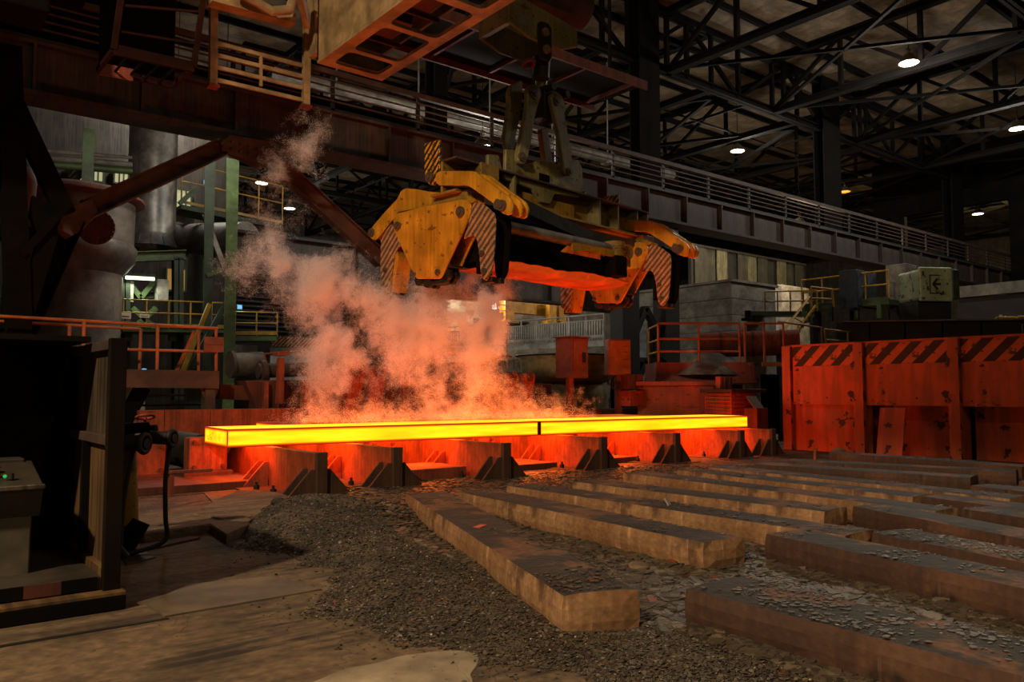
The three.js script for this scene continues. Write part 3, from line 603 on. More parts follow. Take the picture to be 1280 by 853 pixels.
// ================================================================ SLAB TONGS (local axes: x along the beam, z across it, origin at the big pin of the near tong)
const LT = 5.76, BC = -0.45;      // distance between the two tongs, middle of the beam
{
  const t = thing('slab_tongs', 'big yellow and orange slab tongs hanging over the glowing slabs with hazard striped claws', 'tongs', [8.367,4.826,-11.876], { turn: 0.1431, local: true });
  const pinGeo = (z, y, x, r = 0.075, out = 0.05) => [new THREE.CylinderGeometry(r, r, out, 18).rotateZ(Math.PI / 2).translate(x - out / 2, y, z), new THREE.CylinderGeometry(r * 0.55, r * 0.55, out * 1.6, 6).rotateZ(Math.PI / 2).translate(x - out * 0.8, y, z), ...[0, 1, 2, 3].map((k) => new THREE.CylinderGeometry(r * 0.16, r * 0.16, out * 1.3, 6).rotateZ(Math.PI / 2).translate(x - out * 0.6, y + Math.sin(k * 1.57) * r * 0.76, z + Math.cos(k * 1.57) * r * 0.76))];
  const plateO = soft([[-2.054,0.146],[-1.948,0.239],[-.998,0.244],[-.054,0.212],[0.126,0.163],[0.206,0.057],[0.18,-.094],[-.005,-.379],[-.299,-.765],[-.575,-1.163],[-.646,-1.204],[-1.307,-1.14],[-1.394,-1.049],[-1.488,-.907],[-1.779,-.471],[-1.887,-.288],[-2.024,-.099]], 0.04);
  const clawR = soft([[0.229,0.081],[0.326,0.118],[0.542,0.012],[0.775,-.176],[0.808,-.338],[0.776,-.785],[0.723,-1.17],[0.673,-1.255],[0.567,-1.359],[0.469,-1.295],[0.426,-1.169],[0.395,-.86],[0.337,-.593],[0.249,-.489],[0.108,-.501],[-.017,-.531],[0.085,-.326]], 0.03);
  const clawL = soft([[-2.475,-.242],[-2.322,-.054],[-2.133,0.064],[-1.968,-.138],[-1.831,-.428],[-1.963,-.479],[-2.041,-.606],[-2.117,-.974],[-2.149,-1.329],[-2.302,-1.292],[-2.459,-1.165],[-2.482,-.798]], 0.03);
  const arm = soft([[-2.916,-.039],[-2.838,0.1],[-2.423,0.349],[-2.015,0.554],[-1.884,0.71],[-1.736,0.732],[-1.413,0.655],[-1.059,0.547],[-.478,0.417],[0.073,0.275],[0.295,0.144],[0.074,0.112],[-.107,0.141],[-.667,0.232],[-1.408,0.252],[-1.958,0.283],[-2.091,0.194],[-2.417,-.019],[-2.583,-.136],[-2.752,-.188],[-2.88,-.129]], 0.04);
  const topArm = soft([[-.614,0.78],[-.481,0.799],[0.371,0.636],[0.467,0.6],[0.89,0.285],[1.315,-.019],[1.383,-.147],[1.355,-.265],[1.256,-.309],[1.116,-.252],[1.014,-.124],[0.682,0.111],[0.316,0.357],[0.206,0.401],[-.526,0.532],[-.622,0.62]], 0.04);
  const stripe = soft([[-.964,1.429],[-.538,1.421],[-.523,0.831],[-.559,0.645],[-.654,0.565],[-.813,0.593],[-.927,0.718],[-.959,0.947]], 0.02);
  function tong(x, first) {
    const g = new THREE.Group(); g.name = 'tong'; g.position.x = x; t.add(g);
    const sub = (n, geos, m) => part(n, geos, m, g);
    sub('front_plate', prismZY(plateO, 0, 0.05, 0.012), M.yellow);
    sub('rear_plate', prismZY(plateO, 0.34, 0.39, 0.012), M.yellow);
    sub('web', [bx(0.05, -1.28, -0.95, 0.34, -1.22, -0.55), bx(0.05, -0.3, -1.5, 0.34, -0.26, -0.2), bx(0.05, -1.0, -0.85, 0.34, -0.96, -0.35)], M.darkSteel);
    for (const [cz, s] of [[clawR, 1], [clawL, 1]]) {
      sub('claw', [prismZY(cz, 0.02, 0.06, 0.01)], s > 0 ? M.hazardFaded : M.hazardLeft);
      sub('claw_back', [prismZY(cz, 0.40, 0.45, 0.01)], M.blackSteel);
    }
    sub('claw_side', [bx(0.06, -1.20, 0.28, 0.40, -0.1, 0.36, 0.01)].map((m) => m), M.blackSteel);
    sub('claw_side', prismZY([[-2.054,-.376],[-1.933,-.631],[-2.105,-1.317],[-2.367,-1.312],[-2.316,-1.004],[-2.187,-.532]], 0.06, 0.42, 0.01), M.yellow);
    sub('arm', prismZY(arm, 0.06, 0.12, 0.012), M.yellow); sub('arm', prismZY(arm, 0.28, 0.33, 0.012), M.yellow);
    for (const dx of [-0.14, 0.10, 0.24]) sub('top_arm', prismZY(topArm, dx, dx + 0.055, 0.012), M.yellow);
    const P = (arr, x0, r, o) => sub('pin', pinGeo(arr[0], arr[1], x0, r, o), M.pinSteel);
    P([-1.877,-.024], 0.0, 0.085, 0.05); P([-.053,-.021], 0.0, 0.10, 0.05); P([-2.82,-.021], 0.06, 0.09, 0.04); P([1.131,-.12], -0.14, 0.10, 0.04);
    P([-1.372,-1.052], 0, 0.045, 0.04); P([-.679,-1.077], 0, 0.06, 0.04); P([0.493,-.851], 0.02, 0.05, 0.05); P([0.544,-1.181], 0.02, 0.06, 0.05); P([-2.3,-.853], 0.02, 0.045, 0.05); P([-2.374,-1.14], 0.02, 0.055, 0.05);
    for (const [z, y] of [[-1.321,-1.18], [-1.058,-1.242], [-.603,-1.203], [-.531,-1.143]]) sub('roller', [new THREE.CylinderGeometry(0.11, 0.11, 0.09, 20).rotateZ(Math.PI / 2).translate(0.1, y + 0.02, z), new THREE.CylinderGeometry(0.11, 0.11, 0.09, 20).rotateZ(Math.PI / 2).translate(0.28, y + 0.02, z)], M.darkSteel);
    for (const [z, y] of [[0.525,-1.326], [-2.291,-1.284]]) for (const dx of [0.08, 0.3]) sub('gripping_shoe', bx(dx, y - 0.06, z - 0.14, dx + 0.11, y + 0.05, z + 0.14, 0.02), M.darkSteel);
    sub('hanger_plate', prismZY(stripe, -0.12, -0.06, 0.01), M.hazard);
    P([-.792,0.746], -0.12, 0.10, 0.04);
    sub('cross_pin', rod([-0.16, [1.016,-.081][1], [1.016,-.081][0]], [0.32, [1.016,-.081][1], [1.016,-.081][0]], 0.09, 16), M.pinSteel);
  }
  tong(0, true); tong(LT, false);
  // main beam: two flanges, webs and yellow stubs between
  const top = [-.856,1.519][1], mid0 = 0.36;
  part('beam_flange', [bx(-0.1, 0.98, BC - 0.36, LT + 0.5, 1.02, BC + 0.36, 0.006)], M.brownSteel, t);
  part('beam_flange', [bx(-0.1, 0.36, BC - 0.36, LT + 0.5, 0.41, BC + 0.36, 0.006)], M.oldYellow, t);
  part('beam_web', [bx(-0.1, 0.41, BC - 0.06, LT + 0.5, 0.98, BC + 0.0)], M.oldYellow, t);
  for (const x of [0.5, 0.72, 1.5, 4.3, 5.0, LT + 0.02, LT + 0.45]) part('beam_rib', bx(x, 0.41, BC - 0.34, x + 0.05, 0.98, BC + 0.34), M.oliveSteel, t);
  part('beam_box', bx(0.5, 0.38, BC + 0.20, 0.98, 1.02, BC + 0.42, 0.01), M.oldYellow, t);
  for (const [x, z] of [[1.85, BC - 0.55], [4.75, BC - 0.5]]) { part('guide_arm', bar([x - 0.7, 1.05, z + 0.1], [x, 1.2, z], 0.10, 0.10), M.brownSteel, t); part('guide_roller', [rod([x - 0.02, 1.22, z], [x + 0.14, 1.22, z], 0.13, 16), bx(x - 0.05, 1.06, z - 0.12, x - 0.01, 1.38, z + 0.12, 0.01)], M.oliveSteel, t); }
  // lifting head: two plates along the beam, links that close on the hook
  const head = [[1.329,1.484],[1.64,1.53],[1.75,1.249],[2.005,1.331],[2.24,1.44],[2.588,1.497],[2.875,1.521],[3.145,1.498],[3.376,1.59],[3.435,1.696],[3.642,1.767],[3.778,1.599],[3.8,1.301],[3.677,0.931],[2.832,0.852],[2.682,0.616],[2.38,0.599],[2.108,0.825],[1.305,0.867]];
  part('head_plate', prismXY(soft(head, 0.03), -0.26, -0.18, 0.012), M.oliveSteel, t);
  part('head_plate', prismXY(soft(head, 0.03), -0.76, -0.68, 0.012), M.oliveSteel, t);
  part('head_filler', bx(1.9, 0.3, -0.68, 3.6, 0.75, -0.26, 0.02), M.oldYellow, t);
  const em = [2.481,1.126], emx = em[0], emy = em[1];
  part('embossed_plate', [bx(emx - 0.16, emy - 0.08, -0.185, emx + 0.16, emy + 0.08, -0.165, 0.005), ...[-0.11, -0.04, 0.03, 0.10].map((dx) => bx(emx + dx - 0.02, emy - 0.05, -0.17, emx + dx + 0.02, emy + 0.06, -0.155, 0.004))], M.blackSteel, t, 'dark embossed plate');
  function link(poly, z0, z1, m) { part('lifting_link', prismXY(soft(poly, 0.05, 4), z0, z1, 0.02), m, t); }
  link([[1.835,2.816],[1.949,2.94],[2.115,2.994],[2.252,2.934],[2.273,2.796],[2.183,2.594],[2.061,2.243],[1.946,1.689],[1.869,1.445],[1.802,1.275],[1.691,1.21],[1.566,1.259],[1.551,1.393],[1.692,1.907],[1.804,2.318],[1.855,2.611]], -0.18, -0.06, M.oliveSteel);
  link([[2.044,2.997],[2.138,3.176],[2.43,3.364],[2.468,3.301],[2.467,2.967],[2.402,2.619],[2.242,2.031],[2.179,1.726],[1.982,1.754],[1.91,1.953],[2.023,2.484],[2.065,2.748]], -0.90, -0.76, M.oliveSteel);
  link([[2.575,2.843],[2.642,2.963],[2.763,3.019],[2.948,2.982],[3.043,2.842],[3.03,2.599],[3.142,2.184],[3.254,1.841],[3.287,1.552],[3.25,1.323],[3.107,1.276],[3.011,1.348],[2.94,1.698],[2.814,2.179],[2.667,2.578]], -0.18, -0.06, M.oliveSteel);
  link([[3.062,2.45],[3.302,2.539],[3.375,2.145],[3.472,1.861],[3.431,1.738],[3.2,1.689],[3.151,2.018]], -0.90, -0.76, M.oldYellow);
  for (const [x, y] of [[1.645,1.369], [3.14,1.364], [2.01,2.729], [2.723,2.788]]) part('link_pin', [new THREE.CylinderGeometry(0.09, 0.09, 0.07, 16).rotateX(Math.PI / 2).translate(x, y, -0.04), new THREE.CylinderGeometry(0.05, 0.05, 0.1, 6).rotateX(Math.PI / 2).translate(x, y, -0.02)], M.pinSteel, t);
  const cr = [2.851,2.695];
  part('crosshead', [bx(cr[0] - 0.32, cr[1] - 0.2, -0.74, cr[0] + 0.26, cr[1] + 0.42, -0.2, 0.04), rod([cr[0] - 0.25, cr[1] + 0.38, -0.95], [cr[0] - 0.25, cr[1] + 0.38, 0.0], 0.08, 14), rod([cr[0] + 0.22, cr[1] + 0.34, -0.95], [cr[0] + 0.22, cr[1] + 0.34, 0.0], 0.08, 14)], M.darkSteel, t);
  const st0 = [2.693,2.479], st1 = [2.724,3.892];
  part('stem', [rod([st0[0], st0[1], -0.45], [st1[0], st1[1], -0.45], 0.13, 20)], M.oliveSteel, t);
  // lower works between the tongs
  const pA = [0.589,-.062], pB = [3.897,0.055];
  part('torque_tube', [rod([0.55, -0.22, 0.30], [4.55, -0.22, 0.30], 0.115, 22), new THREE.SphereGeometry(0.115, 16, 10).translate(4.55, -0.22, 0.30)], M.greyPaint, t);
  part('slanting_beam', bar([0.7, 0.42, 0.1], [4.3, -0.12, 0.1], 0.26, 0.2), M.darkSteel, t);
  part('shield_box', bx(0.5, -0.86, -0.95, 4.5, -0.46, 0.22, 0.02), M.blackSteel, t);
  { // heat shield: a dented sheet under the box
    const g = new THREE.PlaneGeometry(4.3, 1.35, 60, 18).rotateX(-Math.PI / 2), p = g.attributes.position;
    for (let i = 0; i < p.count; i++) { const x = p.getX(i), z = p.getZ(i), e = step(0.45, 0.675, Math.abs(z)); p.setY(i, 0.07 * (fbm3(x * 1.3 + 0.4 * z, 0, z * 1.1, 3, 51) - 0.5) + e * (0.12 + 0.09 * (fbm3(x * 2.3, 1, 0, 3, 53) - 0.5))); }
    g.computeVertexNormals();
    const g2 = g.clone().translate(0, 0.015, 0);
    part('heat_shield', [g.translate(2.65, -0.98, -0.34), g2.translate(2.65, -0.98, -0.34)], M.shieldSheet, t);
  }
  part('bracket_plate', bar([2.7, -0.36, 0.38], [3.6, -0.26, 0.38], 0.16, 0.05), M.yellow, t);
  part('bracket_plate', bar([3.0, -0.30, 0.30], [4.3, -0.34, 0.42], 0.14, 0.1), M.yellow, t);
  part('end_bracket', [bx(4.55, -0.55, -0.3, 4.8, -0.1, 0.38, 0.02), rod([4.68, -0.22, -0.2], [4.68, -0.22, 0.42], 0.16, 16)], M.oldYellow, t);
  const gb = [4.273,-.369], gx = gb[0], gy = gb[1];
  part('gearbox', [rod([gx, gy, 0.3], [gx, gy + 0.32, 0.3], 0.24, 20), rod([gx, gy + 0.1, 0.3], [gx, gy + 0.12, 0.3], 0.255, 20), rod([gx, gy + 0.21, 0.3], [gx, gy + 0.23, 0.3], 0.255, 20)], M.oldYellow, t);
  part('motor', bx(gx - 0.22, gy - 0.45, 0.08, gx + 0.22, gy, 0.5, 0.03), M.blackSteel, t);
  for (const z of [BC - 0.25, BC + 0.25]) part('tie_bar', bar([0.3, 0.2, z], [LT + 0.2, 0.2, z], 0.14, 0.06), M.brownSteel, t);
  for (const x of [0.25, LT + 0.25]) part('cross_beam', bx(x - 0.2, 0.05, BC - 0.5, x + 0.25, 0.4, BC + 0.5, 0.02), M.oldYellow, t);
}

// ================================================================ CRANE OVERHEAD
{
  const y = 7.6, h = 2.6, zA = -13.6, zB = -7.4, xA = 6.25, xB = 7.62;
  const t = thing('crane_cab_girder', 'beige crane girder overhead at the top with a red lit bottom plate of rounded openings', 'crane girder', [6.9, y, -11]);
  const hole = (z0, z1) => soft([[xA + 0.22, z0], [xB - 0.2, z0], [xB - 0.2, z1], [xA + 0.22, z1]], 0.14);
  part('bottom_plate', prismXZ([[xA, zA], [xB, zA], [xB, zB], [xA, zB]], y, y + 0.06, 0.004, [hole(-13.4, -12.75), hole(-12.62, -11.5), hole(-11.36, -10.2), hole(-10.0, -8.8)]), M.beige, t);
  part('side_plate', bx(xA, y + 0.06, zA, xA + 0.05, y + h, zB), M.beige, t);
  part('end_plate', bx(xA, y + 0.06, zA, xB, y + h, zA + 0.05), M.beige, t);
  part('side_plate', bx(xB - 0.05, y + 0.5, zA, xB, y + h, zB), M.beige, t);
  for (const z of [-12.3, -11.0]) part('inner_box', [bx(xA + 0.45, y + 0.35, z - 0.25, xB - 0.4, y + 0.7, z + 0.5, 0.02), bar([xA + 0.3, y + 0.3, z - 0.3], [xB - 0.2, y + 0.3, z - 0.3], 0.08, 0.06)], M.rustDark, t);
  part('floor_plate', bx(xA + 0.05, y + 1.0, zA + 0.05, xB - 0.05, y + 1.05, zB), M.darkSteel, t);
}
{
  // hook block
  const c = [10.246,8.539,-11.524], t = thing('hook_block', 'olive steel hook block at the top of the picture carrying the tongs', 'hook block', c, {});
  const S = (pts, z0, z1) => prismXY(pts.map((p) => [p[0], p[1]]), z0, z1, 0.02);
  const z = c[2];
  const body = [[9.137,8.963],[9.137,8.482],[9.627,8.323],[10.467,8.299],[10.928,8.478],[10.931,8.84],[10.639,8.908],[9.946,8.999],[9.442,9.061]];
  part('cheek_plate', S(body, z - 0.05, z + 0.02), M.oliveSteel, t);
  part('cheek_plate', S(body, z - 0.95, z - 0.88), M.oliveSteel, t);
  const b0 = body[2], b1 = body[4];
  part('body_box', bx(body[0][0], body[1][1], z - 0.88, body[1][0] + 0.1, body[0][1] + 0.2, z - 0.05), M.oliveSteel, t);
  const pl = [[9.83,8.647],[9.901,8.705],[10.094,8.726],[10.192,8.63],[10.189,8.03],[10.123,7.938],[9.898,7.952],[9.835,8.033]];
  part('bolt_plate', S(soft(pl, 0.06), z + 0.02, z + 0.07), M.darkSteel, t);
  for (const [px, py, pz] of [[9.989,8.493,-11.2], [10.019,8.161,-11.2]]) part('bolt', [rod([px, py, z + 0.05], [px, py, z + 0.13], 0.085, 16), rod([px, py, z + 0.1], [px, py, z + 0.16], 0.045, 6)], M.oliveSteel, t);
  const d0 = [9.293,9.381,-11.6], d1 = [11.312,9.246,-11.6];
  part('rope_drum', [rod([d0[0] - 0.4, d0[1] + 0.1, z - 0.3], [d1[0], d0[1] + 0.1, z - 0.3], 0.42, 28)], M.brownSteel, t);
  part('name_plate', S([[9.355,8.718],[9.68,8.732],[9.68,8.511],[9.355,8.488]], z + 0.02, z + 0.035), M.greyPaint, t);
  part('swivel', [rod([10.15,8.128,-11.729], [10.137,7.705,-11.74], 0.17, 18)], M.darkSteel, t);
  single('coil_of_wire', [new THREE.TorusGeometry(0.11, 0.03, 8, 20).rotateX(1.2).translate(...[9.759,7.872,-11.658]), new THREE.TorusGeometry(0.09, 0.025, 8, 20).rotateX(1.3).translate(...add([9.759,7.888,-11.658], [0.03, 0.04, 0]))], M.red, 'small red coil hanging under the hook block', 'coil', [9.759,7.872,-11.658]);
}
{
  // crane bridge behind the hook: dark longitudinal beam with red edges
  const t = thing('crane_bridge_walkway', 'dark crane walkway underside with thin red edges behind the hook block', 'walkway', [12, 10.2, -16.8]);
  part('deck', bx(8.5, 10.6, -17.8, 17.6, 10.68, -15.6), M.blackSteel, t);
  for (const x of [9, 13, 17.2]) part('hanger', bar([x, 10.68, -16.7], [x, 16.55, -16.7], 0.08, 0.08), M.blackSteel, t);
  part('edge_beam', bx(8.5, 10.42, -15.62, 17.6, 10.68, -15.55), M.rustDark, t);
  part('edge_beam', bx(8.5, 10.42, -17.85, 17.6, 10.68, -17.78), M.rustDark, t);
  for (let x = 9.5; x < 17.5; x += 1.9) part('cross_member', bx(x, 10.5, -17.78, x + 0.08, 10.6, -15.62), M.rustDark, t);
  single('service_pipe', [rod([9, 10.95, -22.5], [27, 10.95, -22.5], 0.2, 16), ...[11, 14, 17, 20, 23].flatMap((x) => [bx(x - 0.15, 10.72, -22.75, x + 0.15, 11.0, -22.25), bx(x - 0.02, 11.0, -22.52, x + 0.02, 16.6, -22.48)])], M.greyPaint, 'long pale service pipe running behind the crane at the upper middle', 'pipe', [18, 10.95, -22.5]);
}
{
  // hanging cage at the upper left
  const zf = -12.6, t = thing('access_cage', 'dark hanging access cage with thin red lit edges at the upper left', 'cage', [3.131,6.381,-12.6]);
  const A = [2.596,6.52,-12.6], B = [3.737,6.551,-12.6], A1 = [2.704,7.671,-12.6], B1 = [3.897,8.071,-12.6], C = [2.698,6.746,-14.2], Dd = [3.873,6.765,-14.2];
  part('floor_edge', [bar(A, B, 0.16, 0.06)], M.cageSteel, t); part('floor_edge', [bar(C, Dd, 0.07, 0.07)], M.cageSteel, t);
  part('floor_edge', [bar(A, C, 0.07, 0.06)], M.cageSteel, t); part('floor_edge', [bar(B, Dd, 0.07, 0.06)], M.cageSteel, t);
  part('post', bar(A, A1, 0.08), M.cageSteel, t); part('post', bar(B, B1, 0.08), M.cageSteel, t);
  for (const k of [0.25, 0.6, 0.85]) part('rail', bar(mid(A, A1, k), mid(B, B1, k), 0.035), M.cageSteel, t);
  part('floor_mesh', [0.2, 0.4, 0.6, 0.8].map((k) => bar(mid(A, B, k), mid(C, Dd, k), 0.03)), M.blackSteel, t);
  part('back_panel', [bar(add(C, [0, 1.1, 0]), add(Dd, [0, 1.1, 0]), 2.0, 0.04)], M.blackSteel, t);
  part('kick_plate', [bar(mid(A, C, 0.9), add(mid(A, C, 0.9), [0.5, 0, 0.05]), 0.2, 0.02)], M.red, t);
}
{
  // yellow ladder-like frame hanging before the girder
  const z = -15.2, t = thing('guard_ladder', 'hanging yellow guard frame of two posts and four rails before the girder', 'guard', [5.791,7.343,-15.2]);
  const a0 = [4.87,7.343,-15.2], a1 = [4.847,8.969,-15.2], b0 = [6.749,7.367,-15.2], b1 = [6.752,9.226,-15.2];
  part('post', bar(a0, a1, 0.12, 0.14), M.beige, t); part('post', bar(b0, b1, 0.12, 0.14), M.beige, t);
  for (const [p, q] of [[[4.927,8.173,-15.2], [6.665,8.186,-15.2]], [[4.932,7.939,-15.2], [6.669,7.952,-15.2]], [[4.937,7.704,-15.2], [6.673,7.718,-15.2]], [[4.943,7.455,-15.2], [6.677,7.468,-15.2]]]) part('rail', bar(p, q, 0.075, 0.05), M.beige, t);
  part('middle_post', bar([5.79,8.186,-15.2], [5.803,7.54,-15.2], 0.06, 0.05), M.beige, t);
  part('foot', [bx(a0[0] - 0.1, a0[1] - 0.06, z - 0.1, a0[0] + 0.1, a0[1], z + 0.1), bx(b0[0] - 0.1, b0[1] - 0.06, z - 0.1, b0[0] + 0.1, b0[1], z + 0.1)], M.red, t);
  const u = thing('crane_platform_frame', 'yellow red edged frame of the crane platform above the guard frame', 'platform frame', [5.686,8.788,-14.8]);
  part('front_beam', [bar([4.645,8.811,-14.8], [6.272,8.866,-14.8], 0.2, 0.3)], M.beige, u);
  part('bent_tube', pipe([[4.993,8.915,-14.4], [5.685,8.731,-14.4], [6.034,8.869,-14.4], [6.188,9.349,-14.4]], 0.09, 12), M.beige, u);
  part('side_beam', [bar([6.576,8.891,-14.8], [6.015,9.209,-14], 0.25, 0.12)], M.beige, u);
  part('upright_plate', [bar([6.833,8.366,-15], [6.769,10.036,-15], 0.35, 0.12)], M.beige, u);
}
{
  const t = thing('girder_shade_box', 'unseen dark box added above the left edge to shade the girder', 'light blocker', [-3, 7.7, -13.2]);  // unseen box added out of frame to shade the left of the girder
  part('blocker_body', bx(-7.9, 7.7, -13.9, 2.35, 11.5, -12.5, 0.02), M.blackSteel, t);
  part('flange', bx(-7.9, 7.6, -14.1, 2.4, 7.7, -12.3), M.blackSteel, t);
  const u = thing('barrier_shade_box', 'unseen dark box added overhead, above the frame, to shade the barrier', 'crane girder', [0.6, 8.35, -3.7]);  // unseen blocker, added to keep lamp light off the barrier
  part('blocker_body', bx(0.0, 8.35, -5.2, 1.2, 10.1, -2.2, 0.03), M.darkSteel, u); part('hanger', [bx(0.3, 10.1, -5.0, 0.5, 16.58, -4.8), bx(0.3, 10.1, -2.6, 0.5, 16.58, -2.4)], M.darkSteel, u);
  part('blocker_lower_box', bx(0.2, 6.9, -13.6, 1.8, 7.6, -12.8, 0.05), M.blackSteel, t);
}
// Y shaped brace of the girder at the left
{
  const z = -18.7, t = thing('girder_brace', 'brown steel V shaped brace bolted under the crane girder at the left', 'brace', [6.857,7.348,-18.7]);
  part('gusset', prismXY([[6.154,7.308],[6.373,7.544],[7.367,7.587],[7.497,7.173],[7.162,6.875],[6.478,7.082],[6.214,7.128]], z - 0.1, z + 0.12, 0.01), M.brownSteel, t);
  part('left_leg', ibeam([6.248,7.25,-18.7], [3.428,5.356,-18.7], 0.42, 0.32), M.brownSteel, t);
  part('right_leg', ibeam([7.293,7.294,-18.7], [10.546,4.997,-18.7], 0.42, 0.32), M.brownSteel, t);
  part('lower_leg', ibeam([3.134,5.144,-18.7], [2.197,2.362,-18.7], 0.55, 0.32), M.blackSteel, t);
  part('node_plate', prismXY([[2.85,4.804],[3.01,5.296],[3.483,5.571],[3.645,5.284],[3.293,4.826],[3.03,4.658]], z - 0.12, z + 0.14, 0.01), M.brownSteel, t);
  for (let i = 0; i < 12; i++) { const p = mid([6.217,7.271,-18.5], [7.236,7.177,-18.5], (i % 6) / 5); part('rivet', new THREE.SphereGeometry(0.035, 8, 6).translate(p[0], p[1] + (i < 6 ? 0.12 : -0.05), z + 0.13), M.brownSteel, t); }
  const u = thing('dark_brace', 'dark steel X brace and column at the far left edge behind the booth', 'brace', [2.101,2.857,-17.6]);
  part('column', bar([2.173,2.254,-17.6], [1.796,8.041,-17.6], 0.45, 0.4), M.blackSteel, u);
  part('leg', bar([1.853,7.12,-17.6], [2.864,4.982,-17.6], 0.34, 0.3), M.blackSteel, u);
  part('leg', bar([2.88,5.154,-17.4], [2.113,4.05,-17.4], 0.14, 0.14), M.blackSteel, u);
  part('leg', bar([2.576,4.518,-17.6], [2.137,2.555,-17.6], 0.3, 0.3), M.blackSteel, u);
  part('node_plate', prismXY([[2.283,5.258],[2.668,5.049],[2.74,4.522],[2.444,4.424],[2.243,4.864]], -17.75, -17.5, 0.01), M.blackSteel, u);
}
{
  const t = thing('hanging_bottle', 'dark red bottle shaped steel vessel at the left edge beside the black brace', 'vessel', [2.194,5.055,-18.744]);
  const c = [2.179,5.548,-18.756];
  part('body', lathe([[0.001, -0.75], [0.2, -0.72], [0.3, -0.5], [0.34, 0.2], [0.26, 0.5], [0.001, 0.55]], ...c, 24), M.rustDark, t);
  part('clamp', [bx(c[0] - 0.4, c[1] - 1.0, c[2] - 0.3, c[0] + 0.4, c[1] - 0.72, c[2] + 0.3, 0.03), bar([c[0], c[1] - 0.9, c[2]], [c[0] - 0.1, c[1] - 3.6, c[2]], 0.35, 0.3)], M.blackSteel, t);
}

// ================================================================ FAR LEFT: tank, duct, green frame
{
  const c = [4.269,5.042,-24.769], g = thing('furnace_tank', 'large round grey tank behind the V brace at the left, with a tapered collar', 'tank', [c[0], 0, c[2]]);
  part('lower_shell', lathe([[1.22, 0], [1.24, 4.78]], c[0], 0, c[2], 48), M.tank, g);
  part('collar', lathe([[1.24, 4.75], [1.55, 5.15], [1.6, 5.5], [1.5, 5.62]], c[0], 0, c[2], 48), M.tank, g);
  part('upper_shell', lathe([[1.5, 5.6], [1.52, 6.85]], c[0], 0, c[2], 48), M.tank, g);
  part('top_rim', lathe([[1.0, 7.1], [1.5, 7.06], [1.75, 6.9], [1.75, 6.8], [1.5, 6.74]], c[0], 0, c[2], 48), M.rustDark, g);
  const f = [4.373,5.73,-22.572];
  part('bolted_flange', [new THREE.CylinderGeometry(0.45, 0.45, 0.1, 32).rotateX(Math.PI / 2).rotateY(-0.3).translate(...f), ...Array.from({ length: 20 }, (_, i) => new THREE.SphereGeometry(0.035, 6, 5).translate(f[0] + Math.cos(i * 0.314) * 0.40 * Math.cos(0.3), f[1] + Math.sin(i * 0.314) * 0.40, f[2] + 0.06 + Math.cos(i * 0.314) * 0.12))], M.rustDark, g, 'rust brown bolted flange');
}
{
  const c = [7.542,8.296,-29.835], g = thing('silver_duct', 'upright silver metal duct behind the left leg of the brace', 'duct', [c[0], 0, c[2]]);
  const yb = [7.578,6.692,-29.807][1];
  part('shell', lathe([[0.80, yb], [0.80, yb + 4.2]], c[0], 0, c[2], 48), M.galvanised, g);
  part('skirt', lathe([[0.80, yb + 0.35], [0.86, yb + 0.1], [0.98, yb - 0.12]], c[0], 0, c[2], 32), M.galvanised, g);
  for (let i = 0; i < 14; i++) { const a = i / 14 * 6.283; part('skirt_rib', prismXY([[0.78, 0.35], [1.02, -0.12], [0.78, -0.12]], -0.02, 0.02, 0).rotateY(a).translate(c[0], yb, c[2]), M.galvanised, g); }
  const h = thing('cross_duct', 'dark horizontal round duct joining the silver duct on the right', 'duct', [9.447,6.907,-29.59]);
  part('shell', rod([8.44,6.995,-30.397], [9.815,6.672,-26.733], 0.62, 32), M.tank, h);
  part('flange', rod([8.434,6.976,-30.274], [8.495,6.958,-30.097], 0.72, 32), M.tank, h);
}
const zG = -27;
{
  const t = thing('green_support_frame', 'green painted steel frame under the silver duct with a fluorescent lamp', 'frame', [7.063,3.285,-27]);
  part('beam', ibeam([5.936,5.691,-27], [7.909,5.979,-27], 0.32, 0.3), M.green, t);
  part('beam', ibeam([6.036,4.52,-27.3], [7.776,4.704,-27.3], 0.22, 0.3), M.greenDark, t);
  for (const [a, b] of [[[6.051,5.703,-27], [6.177,1.252,-27]], [[7.659,5.874,-27], [7.777,1.242,-27]]]) part('post', ibeam(a, b, 0.3, 0.3), M.greenDark, t);
  for (const [a, b] of [[[6.211,4.971,-27.1], [6.577,4.491,-27.1]], [[6.97,5.037,-27.1], [6.601,4.493,-27.1]], [[6.351,4.145,-27.1], [7.083,3.497,-27.1]], [[7.065,4.192,-27.1], [6.37,3.462,-27.1]]]) part('brace', bar(a, b, 0.16, 0.12), M.green, t);
  const b0 = [6.09,4.311,-26.9], b1 = [7.031,4.404,-26.9];
  single('cable_box', bx(b0[0], b0[1], -27.2, b0[0] + 0.25, b0[1] + 0.65, -26.9, 0.01), M.white, 'upright pale box on the left of the green frame', 'box', b0);
  single('cable_box', bx(b1[0], b1[1], -27.2, b1[0] + 0.35, b1[1] + 0.7, -26.9, 0.01), M.white, 'upright pale box on the right of the green frame', 'box', b1);
  const la = [6.047,5.038,-26.7], lb = [6.889,5.063,-26.7], l = thing('fluorescent_lamp', 'glowing fluorescent tube on the green frame', 'lamp', la);
  part('tube', rod(la, lb, 0.055, 12), M.tubeLamp, l);
  part('housing', bar(add(la, [0, 0.1, 0]), add(lb, [0, 0.1, 0]), 0.08, 0.2), M.greenDark, l);
  const r = panelLight(add(mid(la, lb), [0, -0.1, 0.05]), add(mid(la, lb), [0, -1, 0.25]), dist(la, lb), 0.12, new THREE.Color().setRGB(0.92, 1, 0.7), 80); scene.add(r);
}
